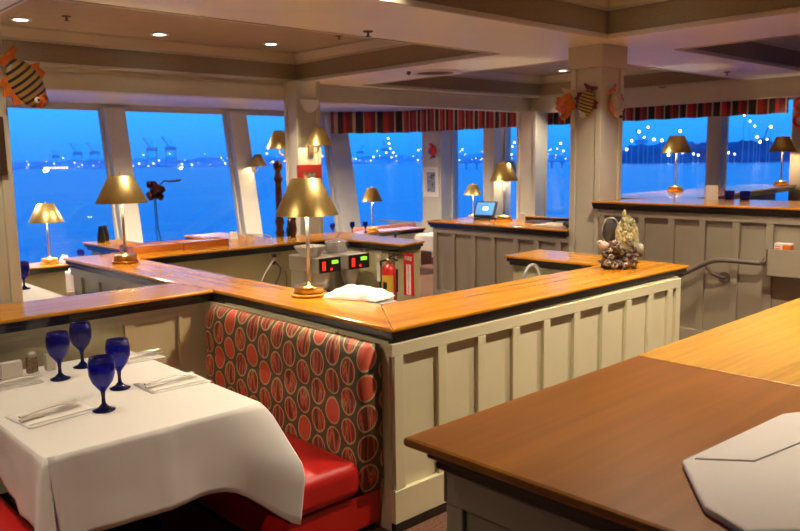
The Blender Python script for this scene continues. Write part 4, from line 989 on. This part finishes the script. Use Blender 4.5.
# towel on the cap
def towel(loc, rz, sx, sy, hh, label, seed, m_=NAPK, name='towel'):
    N = 22; vs = []; fs = []
    for L in (0, 1):
        for i in range(N + 1):
            for j in range(N + 1):
                u, v = i / N * 2 - 1, j / N * 2 - 1
                e_ = max(0, 1 - max(abs(u), abs(v)) ** 6)
                z = 0.0 if L == 0 else 0.003 + hh * e_ * (0.55 + 0.5 * noise.noise(Vector((u * 1.6 + seed, v * 1.6, 0))) + 0.25 * noise.noise(Vector((u * 4 + seed, v * 4, 2))))
                w = 1 + 0.12 * noise.noise(Vector((u * 2, v * 2, seed)))
                vs.append((u * sx / 2 * w, v * sy / 2 * w, z))
    q = (N + 1) ** 2
    for i in range(N):
        for j in range(N):
            a = i * (N + 1) + j; fs += [(a, a + 1, a + N + 2, a + N + 1), (q + a, q + a + N + 1, q + a + N + 2, q + a + 1)]
    ring = [i * (N + 1) for i in range(N + 1)] + [N * (N + 1) + j for j in range(1, N + 1)] + [i * (N + 1) + N for i in range(N - 1, -1, -1)] + [j for j in range(N - 1, 0, -1)]
    for a, b in zip(ring, ring[1:] + ring[:1]): fs.append((a, b, q + b, q + a))
    o = MB().add(vs, fs, True).build(name, m_, None, merge=True); o.location = loc; o.rotation_euler = (0, 0, rz)
    return tag(o, label, 'towel' if name == 'towel' else 'napkin')
towel((3.13, 3.80, H - 0.0), -1.2, 0.40, 0.24, 0.09, 'crumpled white towel behind the cap to the right of the nearest brass lamp', 3, m_=mat('white_terry', (0.85, 0.83, 0.80), 0.9, bump=0.3, bscale=200))
t = thing('ice_bin', 'steel bin top beneath the white towel behind the half wall', 'bin', (3.30, 3.80, 0))
MB().box((3.066, 3.56, 0.0), (3.26, 4.0, H - 0.012)).build('bin_body', STEEL, t, world=True, bevel=0.004)
# faucet: chrome arch
t = thing('faucet', 'curved chrome faucet behind the wooden cap near the short khaki wall', 'faucet', (5.02, 3.86, 0.85))
MB().tube([(-0.12, 0, 0), (-0.12, 0, 0.18)] + [(-0.12 + 0.10 * (1 - math.cos(a)), 0, 0.18 + 0.11 * math.sin(a)) for a in [PI * i / 12 for i in range(13)]], 0.014, 10).build('spout', CHROME, t)
MB().lathe([(0, 0), (0.035, 0.0), (0.03, 0.03), (0.015, 0.04)], c=(-0.12, 0, 0), seg=16).build('faucet_base', CHROME, t)
t = thing('sink_counter', 'sink counter behind the long cream half wall', 'counter', (4.9, 3.8, 0))
MB().box((4.4, 3.51, 0), (5.40, 4.2, 0.85)).build('sink_cabinet', STEEL, t, world=True)

# ================================================================== ON THE CAPS
# wooden boxes
BOXW = wood('planter_box_wood', 0, (0.42, 0.13, 0.02), (0.55, 0.19, 0.03), (0.66, 0.26, 0.045))
for x0, x1, lb in ((3.14, 3.66, 'left one of two long wooden boxes on the khaki half wall cap'), (3.67, 4.18, 'right one of two long wooden boxes on the khaki half wall cap')):
    t = thing('wooden_box', lb, 'box', ((x0 + x1) / 2, 7.35, H), 0, 'wooden boxes on the khaki half wall')
    w = (x1 - x0) / 2
    mb = MB(); mb.box((-w, -0.16, 0), (w, -0.145, 0.075)); mb.box((-w, 0.145, 0), (w, 0.16, 0.075)); mb.box((-w, -0.145, 0), (-w + 0.015, 0.145, 0.075)); mb.box((w - 0.015, -0.145, 0), (w, 0.145, 0.075)); mb.build('sides', BOXW, t, bevel=0.003)
    MB().box((-w + 0.01, -0.15, 0.05), (w - 0.01, 0.15, 0.065)).build('lid', BOXW, t)
# metal flower sculpture
t = thing('flower_sculpture', 'dark red metal flower sculpture on thin stems before the second window', 'sculpture', (3.80, 8.05, 0.6))
RUST = mat('dark_rust_metal', (0.04, 0.006, 0.008), 0.35, 0.6, var=0.5, vscale=20)
zf = 1.70 - 0.6 + 0.0
mb = MB()
for k in range(16):
    a = k * 2.4; r_ = 0.035 + 0.02 * (k % 3); zz = zf + 0.07 * math.sin(k * 1.3)
    mb.ball((r_ * math.cos(a), r_ * math.sin(a), zz), (0.035, 0.035, 0.04), 10, 6, disp=0.3, seed=k)
mb.build('flower_head', RUST, t)
mb = MB(); mb.tube([(0.0, 0, zf), (0.01, 0, zf - 0.4), (0.045, 0, 0.53)], 0.006, 6); mb.tube([(-0.015, 0, zf), (-0.01, 0.0, zf - 0.45), (0.0, 0, 0.53)], 0.005, 6)
mb.tube([(0.01, 0, 0.53), (0.01, 0, 0.0)], 0.012, 6); mb.build('stem', DARKP, t)
MB().tube([(0.03, -0.02, zf + 0.05), (0.08, -0.07, zf + 0.11), (0.13, -0.11, zf + 0.10), (0.2, -0.17, zf + 0.11), (0.22, -0.19, zf + 0.125)], [0.006, 0.008, 0.011, 0.012, 0.006], 8).build('side_sprig', DARKP, t)
t = thing('sculpture_stand', 'slim stand carrying the metal flower behind the wooden boxes', 'stand', (3.80, 8.05, 0))
MB().lathe([(0, 0), (0.12, 0), (0.12, 0.02), (0.02, 0.04), (0.02, 0.599), (0, 0.5995)], seg=16).build('stand_post', DARKP, t)
# binoculars
t = thing('binoculars', 'black binoculars standing upright on the far end of the white-faced half wall', 'binoculars', (3.46, 8.70, H), 0.7)
for sx in (-1, 1):
    MB().lathe([(0, 0), (0.043, 0.0), (0.046, 0.02), (0.040, 0.09), (0.030, 0.13), (0.024, 0.15), (0.027, 0.18), (0.0, 0.182)], c=(sx * 0.047, 0, 0), seg=18).build('barrel', DARKP, t)
MB().box((-0.03, -0.012, 0.06), (0.03, 0.012, 0.11)).build('bridge', DARKP, t, bevel=0.004)
def card(loc, rz, w, hh, label, m_=PAPER, lines=0):
    t = thing('table_card', label, 'card', loc, rz)
    mb = MB(); mb.hexa([(-w / 2, -0.03, 0), (w / 2, -0.03, 0), (w / 2, -0.027, 0), (-w / 2, -0.027, 0)], [(-w / 2, -0.002, hh), (w / 2, -0.002, hh), (w / 2, 0.001, hh), (-w / 2, 0.001, hh)]); mb.build('front_leaf', m_, t)
    mb = MB(); mb.hexa([(-w / 2, 0.027, 0), (w / 2, 0.027, 0), (w / 2, 0.03, 0), (-w / 2, 0.03, 0)], [(-w / 2, 0.0012, hh), (w / 2, 0.0012, hh), (w / 2, 0.004, hh), (-w / 2, 0.004, hh)]); mb.build('back_leaf', m_, t)
    return t
card((4.60, 7.80, H), -0.4, 0.08, 0.085, 'small white card standing behind the wooden boxes')
card((8.30, 3.97, 1.51), -0.75, 0.13, 0.16, 'white menu card on the tall taupe half wall')
card((8.12, 6.45, 1.17), -0.6, 0.09, 0.10, 'small white card right of the register lamp')
# small wire rack
t = thing('wire_rack', 'small low wire rack on the cap left of the turned post', 'rack', (4.66, 7.40, H))
mb = MB()
for y in (-0.06, 0.06): mb.tube([(-0.12, y, 0.004), (-0.12, y, 0.07), (0.08, y, 0.07), (0.14, y, 0.045), (0.14, y, 0.004)], 0.005, 6)
mb.tube([(-0.12, -0.06, 0.07), (-0.12, 0.06, 0.07)], 0.005, 6); mb.tube([(0.14, -0.06, 0.045), (0.14, 0.06, 0.045)], 0.005, 6); mb.build('wire_frame', STEEL, t)
# turned post + black figure
t = thing('turned_post', 'dark mahogany turned post with a ball finial beside the sconce column', 'post', (5.31, 7.92, 0.0)); t.scale = (0.85, 0.85, 1)
hp = 2.02
MB().lathe([(0, 0), (0.06, 0.0), (0.06, 1.12), (0.075, 1.14), (0.055, 1.17), (0.05, 1.22), (0.07, 1.27), (0.05, 1.33), (0.042, 1.36), (0.048, 1.5), (0.048, 1.62), (0.044, 1.74), (0.062, 1.77), (0.064, 1.80), (0.048, 1.82), (0.042, 1.86), (0.03, 1.875), (0.05, 1.89), (0.067, 1.93), (0.062, 1.97), (0.04, 2.0), (0, 2.01)], seg=24).build('post_body', MAHOG, t)
t = thing('carved_figure', 'carved dark wooden figure leaning by the foot of the turned post', 'figurine', (5.10, 7.42, H))
mb = MB(); mb.ball((0.05, 0, 0.10), (0.05, 0.045, 0.11), 14, 10, disp=0.4, seed=2, freq=5); mb.ball((0.06, 0, 0.22), (0.035, 0.035, 0.05), 12, 8, disp=0.3, seed=5, freq=5); mb.build('carved_body', MAHOG, t)
mb = MB(); mb.ball((-0.025, -0.02, 0.07), (0.026, 0.026, 0.07), 12, 8); mb.ball((-0.02, -0.02, 0.165), (0.016, 0.016, 0.045), 10, 8); mb.ball((-0.01, -0.02, 0.225), (0.014, 0.014, 0.018), 8, 6); mb.build('black_side_piece', DARKP, t)

# shell sculpture
t = thing('shell_sculpture', 'encrusted shell and coral sculpture on the far end of the cream half wall cap', 'sculpture', (5.32, 3.25, H), math.radians(-42))
SH1 = mat('barnacle_grey', (0.30, 0.27, 0.22), 0.7, bump=0.8, bscale=30, var=0.7, vscale=18)
SH2 = mat('brown_shell', (0.09, 0.045, 0.025), 0.4, var=0.6, vscale=14, bump=0.4, bscale=20)
SH3 = mat('pale_coral', (0.40, 0.37, 0.20), 0.8, bump=0.8, bscale=40, var=0.4, vscale=22)
SH4 = mat('dark_slate_shell', (0.05, 0.047, 0.045), 0.45, var=0.4, vscale=16)
mb = MB()
for k, (x, z, r) in enumerate(((-0.09, 0.045, 0.055), (-0.02, 0.045, 0.06), (0.06, 0.05, 0.058), (-0.10, 0.11, 0.04), (0.02, 0.12, 0.07), (0.08, 0.12, 0.055), (-0.05, 0.17, 0.05), (0.03, 0.19, 0.05))):
    mb.ball((x, 0.02 * math.sin(k * 2), z), (r, r * 0.7, r * 0.85), 26, 18, disp=1.1, seed=k * 1.7, freq=3)
mb.build('base_cluster', SH2, t)
mb = MB()
def barnacle(c, d, r):
    q = Vector(d).to_track_quat('Z', 'Y').to_matrix().to_4x4(); b = MB().lathe([(r, 0), (r * 0.85, r * 0.7), (r * 0.5, r * 1.35), (r * 0.38, r * 1.3), (r * 0.45, r * 0.6), (0, r * 0.4)], seg=9)
    b.v = [(x * (1 + 0.25 * math.sin(i * 2.3)), y * (1 + 0.2 * math.cos(i * 1.7)), z) for i, (x, y, z) in enumerate(b.v)]
    b.xf(Matrix.Translation(c) @ q); mb.add(b.v, b.f, False)
for x, z, r in ((-0.11, 0.05, 0.028), (-0.06, 0.03, 0.03), (-0.015, 0.05, 0.022), (0.03, 0.035, 0.028), (0.08, 0.04, 0.024), (-0.085, 0.10, 0.026), (-0.03, 0.17, 0.03), (0.075, 0.19, 0.02), (0.03, 0.075, 0.024), (-0.10, 0.15, 0.02), (0.0, 0.13, 0.018), (0.10, 0.08, 0.022), (0.05, 0.22, 0.02), (-0.06, 0.215, 0.018)):
    barnacle((x, -0.025, z), (random.uniform(-0.7, 0.7), -1, random.uniform(-0.2, 0.8)), r)
mb.build('barnacles', SH1, t)
vs = []; fs = []; n = 26
for L in (0, 1):
    for i in range(n):
        a = -0.35 + (PI + 0.7) * i / (n - 1); rr_ = (0.115 if a < PI / 2 else 0.10) * (1 + 0.12 * noise.noise(Vector((a * 2, 0, 1))))
        vs.append((0.035 + rr_ * 0.85 * math.cos(a), (-0.02 if L else 0.015), 0.22 + rr_ * 1.75 * math.sin(a)))
N_ = n
fs += [list(range(n))[::-1], list(range(n, 2 * n))] + [(i, (i + 1) % n, n + (i + 1) % n, n + i) for i in range(n)]
mb = MB().add(vs, fs, False)
for k in range(34):
    a = random.uniform(0.1, PI - 0.1); q = random.uniform(0.2, 0.98); mb.ball((0.035 + 0.09 * q * math.cos(a), -0.02, 0.22 + 0.185 * q * math.sin(a)), (0.016, 0.014, 0.022), 7, 5, disp=0.5, seed=k, freq=5)
mb.ball((0.02, 0, 0.43), (0.015, 0.012, 0.035), 8, 6, disp=0.3)
mb.build('coral_fan', SH3, t)
MB().ball((-0.085, 0.01, 0.30), (0.062, 0.022, 0.095), 20, 14).build('oval_shell', SH4, t)
MB().tube([(-0.085 + 0.066 * math.cos(a), 0.0, 0.30 + 0.10 * math.sin(a)) for a in [0.1 + PI * 1.0 * i / 14 for i in range(15)]], 0.007, 6).build('shell_rim', SH1, t)
mb = MB(); mb.ball((-0.145, -0.02, 0.19), (0.04, 0.03, 0.03), 12, 8, disp=0.5, seed=9, freq=4); mb.ball((-0.17, -0.02, 0.21), (0.022, 0.02, 0.02), 10, 7, disp=0.5, seed=3); mb.build('side_shell', mat('pinkish_shell', (0.48, 0.38, 0.32), 0.5, var=0.3), t)
mb = MB(); mb.ball((0.14, -0.02, 0.15), (0.03, 0.028, 0.045), 12, 8, disp=0.6, seed=4, freq=4); mb.build('side_barnacle', SH1, t)

# register terminal
t = thing('register_terminal', 'black touch-screen register on the taupe half wall beside the lamp', 'register', (8.02, 7.0, 1.17), math.radians(-78))
MB().box((-0.13, -0.10, 0), (0.13, 0.12, 0.03)).build('stand_base', DARKP, t, bevel=0.01)
def tilt_box(mb, x0, x1, y0, y1, z0, z1, ang, piv):
    c, s = math.cos(ang), math.sin(ang); out = []
    for p in [(x0, y0, z0), (x1, y0, z0), (x1, y1, z0), (x0, y1, z0), (x0, y0, z1), (x1, y0, z1), (x1, y1, z1), (x0, y1, z1)]:
        y, z = p[1] - piv[0], p[2] - piv[1]; out.append((p[0], piv[0] + y * c - z * s, piv[1] + y * s + z * c))
    return mb.hexa(out[:4], out[4:])
tilt_box(MB(), -0.16, 0.16, -0.05, -0.01, 0.02, 0.25, -0.5, (0, 0.05)).build('monitor', DARKP, t, bevel=0.01)
tilt_box(MB(), -0.135, 0.135, -0.053, -0.0505, 0.045, 0.228, -0.5, (0, 0.05)).build('screen', SCREEN, t)
tilt_box(MB(), -0.02, 0.05, -0.0545, -0.0535, 0.12, 0.16, -0.5, (0, 0.05)).build('screen_icon', LITE, t)
MB().box((-0.03, 0.0, 0.0305), (0.03, 0.06, 0.13)).build('neck', DARKP, t, bevel=0.005)
# newspaper + navy books
NEWS = mat('newsprint', (0.55, 0.50, 0.42), 0.8, var=0.25, vscale=30)
t = thing('newspaper', 'folded newspaper on the taupe half wall by the large column', 'newspaper', (7.80, 5.62, 1.17), 0.1)
for k in range(3): MB().box((-0.2 + 0.01 * k, -0.30 + 0.01 * k, 0.008 * k + 0.0003), (0.2 - 0.005 * k, 0.28 - 0.02 * k, 0.008 * k + 0.0075)).build('sheet', NEWS, t, bevel=0.002)
t = thing('rolled_paper', 'dark rolled paper end lying on the newspaper', 'paper roll', (7.7, 5.4, 1.1945)); MB().tube([(-0.10, 0, 0.025), (0.1, 0.02, 0.025)], 0.025, 12).build('roll', HANDR, t)
NAVY = mat('navy_cover', (0.01, 0.015, 0.12), 0.4)
for (x, y, r_, lb) in ((8.10, 6.15, 0.3, 'navy menu folder lying left of the newspaper'), (8.16, 5.80, 0.1, 'navy menu folder lying behind the newspaper')):
    t = thing('menu_folder', lb, 'menu', (x, y, 1.17), r_, 'navy menu folders')
    MB().box((-0.11, -0.15, 0.0003), (0.11, 0.15, 0.006)).build('cover', NAVY, t); MB().box((-0.105, -0.145, 0.0062), (0.105, 0.145, 0.014)).build('pages', PAPER, t); MB().box((-0.11, -0.15, 0.0142), (0.11, 0.15, 0.019)).build('front_cover', NAVY, t, bevel=0.001)
t = thing('back_ledge', 'thin dark raised ledge along the back of the taupe half wall', 'ledge', (8.31, 5.9, 1.17))
MB().box((8.295, 5.273, 1.17), (8.325, 6.55, 1.215)).build('dark_strip', BLACK, t, world=True, bevel=0.003)
MB().box((8.285, 5.273, 1.2155), (8.335, 6.55, 1.225)).build('wood_strip', WOODY, t, world=True, bevel=0.003)
# tumblers behind the tall half wall
def tumbler(loc, label, s=1.0):
    t = thing('tumbler', label, 'glass', loc, 0, 'blue tumblers')
    MB().lathe([(0, 0.0), (0.035, 0.0), (0.042, 0.03), (0.043, 0.075), (0.040, 0.075), (0.038, 0.03), (0.03, 0.008), (0, 0.008)], seg=20).build('glass_body', BLUEG, t); t.scale = (s, s, s); return t
tumbler((8.45, 3.84, 1.51), 'blue glass tumbler at left on the tall half wall cap', 1.3); tumbler((8.45, 3.67, 1.51), 'blue glass tumbler at right on the tall half wall cap', 1.3)
# cafe chair backs at far right
t = thing('dining_chair', 'dark bentwood chair back beyond the tall half wall at right', 'chair', (9.7, 3.85, 0.36))
mb = MB(); mb.tube([(9.7, 3.45, 0.84), (9.7, 3.46, 1.25), (9.7, 3.6, 1.36), (9.7, 3.85, 1.40), (9.7, 4.1, 1.36), (9.7, 4.24, 1.25), (9.7, 4.25, 0.84)], 0.022, 8); mb.build('back_frame', MAHOG, t, world=True, subsurf=1)
MB().box((9.7, 3.45, 0.80), (10.15, 4.25, 0.84)).build('seat', MAHOG, t, world=True, bevel=0.01)
for x in (9.73, 10.12):
    for y in (3.49, 4.21): MB().box((x - 0.02, y - 0.02, 0.36), (x + 0.02, y + 0.02, 0.80)).build('leg', MAHOG, t, world=True)

# napkin in the foreground
t = thing('napkin', 'grey-white folded napkin on the brown counter at lower right', 'napkin', (2.2, 0.75, CZ))
np_ = [(1.995, 1.01), (2.60, 0.975), (2.95, 0.80), (2.75, 0.40), (2.1, 0.36), (1.70, 0.70), (1.76, 0.83)]
MB().prism(np_, CZ + 0.0005, CZ + 0.022).build('linen', NAPK, t, world=True, bevel=0.009)
MB().prism([(2.02, 0.985), (2.60, 0.955), (2.90, 0.80), (2.71, 0.78), (2.12, 0.86)], CZ + 0.0215, CZ + 0.0265).build('folded_layer', NAPK, t, world=True, bevel=0.002)

# ================================================================== FAR TABLES
def far_table(x0, x1, y0, y1, z, floor, label_t, label_c, gobs):
    t = thing('dining_table', label_t, 'table', ((x0 + x1) / 2, (y0 + y1) / 2, floor))
    MB().box((x0 + 0.01, y0 + 0.01, z - 0.03), (x1 - 0.01, y1 - 0.01, z)).build('tabletop', PAINT2, t, world=True)
    hh = z - floor
    MB().lathe([(0, 0), (0.25, 0.001), (0.25, 0.02), (0.05, 0.05), (0.04, 0.1), (0.04, hh - 0.0305), (0, hh - 0.0304)]).build('pedestal', BLACK, t)
    tablecloth(x0, x1, y0, y1, z + 0.006, 0.28, label_c, corner=0.07, seed=x0)
    for x, y, lb in gobs: dup(G, (x, y, z + 0.0085), 0, lb, 'blue goblets on the far tables')
far_table(1.35, 2.50, 6.6, 8.5, 0.80, 0, 'far dining table behind the left half wall', 'white tablecloth on the table behind the left half wall', [(2.36, 7.95, 'blue goblet on the table behind the left half wall')])
far_table(4.0, 5.0, 12.6, 14.2, 0.30, FLW, 'window-side table at the far left', 'white tablecloth on the window-side table at far left', [(4.85, 13.2, 'left blue goblet on the window-side table at far left'), (4.97 - 0.06, 12.72, 'right blue goblet on the window-side table at far left')])
for x, y, lb in ((8.07, 10.45, 'leftmost blue goblet on the low rail wall behind the coffee pot'), (8.50, 10.45, 'second blue goblet on the low rail wall, right of the coffee pot'), (8.72, 10.36, 'blue goblet beside the small middle brass lamp')): dup(G, (x, y, TZ), 0, lb, 'blue goblets on the low rail wall', (0.72, 0.72, 0.72))
far_table(9.2, 10.0, 8.5, 9.6, 0.72, 0, 'table in the aisle left of the taupe half wall', 'white tablecloth on the table glimpsed left of the taupe half wall', [(9.3, 8.95, 'blue goblet glimpsed left of the taupe half wall')])
# white folded napkin standing
t = thing('folded_napkin', 'standing white folded napkin on the window-side table at far left', 'napkin', (4.62, 13.3, 0.309))
mb = MB(); mb.ball((0, 0, 0.09), (0.09, 0.05, 0.10), 12, 8, disp=0.6, seed=4, freq=3); mb.v = [(x, y, max(0, z)) for x, y, z in mb.v]; mb.build('linen', NAPK, t)
# rose booth backs
for (x0, x1, y, lb) in ((11.0, 12.9, 13.4, 'rose patterned booth back behind the small middle lamp'),):
    t = thing('booth_bench', lb, 'booth', ((x0 + x1) / 2, y, FLW))
    soft_box(MB(), (x0, y, 0.0), (x1, y + 0.16, 0.50), 0.05).build('backrest', PINKF, t, world=True, merge=True)
    soft_box(MB(), (x0, y - 0.5, -0.15), (x1, y - 0.005, 0.0), 0.04).build('seat', PINKF, t, world=True, merge=True)
    MB().box((x0, y - 0.48, FLW), (x1, y + 0.15, -0.16)).build('base', MAHOG, t, world=True)
# black stanchion in the gap
t = thing('stanchion', 'slim black post standing in the gap left of the taupe half wall', 'post', (7.05, 7.75, 0))
MB().tube([(0, 0, 0.45), (0, 0, 1.02)], 0.018, 10).build('post', DARKP, t)
MB().tube([(0, 0, 0.70), (0, 0, 0.95)], 0.028, 10).build('grip', DARKP, t)
MB().lathe([(0, 0), (0.15, 0.0), (0.15, 0.015), (0.02, 0.03), (0.012, 0.4495), (0, 0.45)], seg=20).build('foot', STEEL, t)
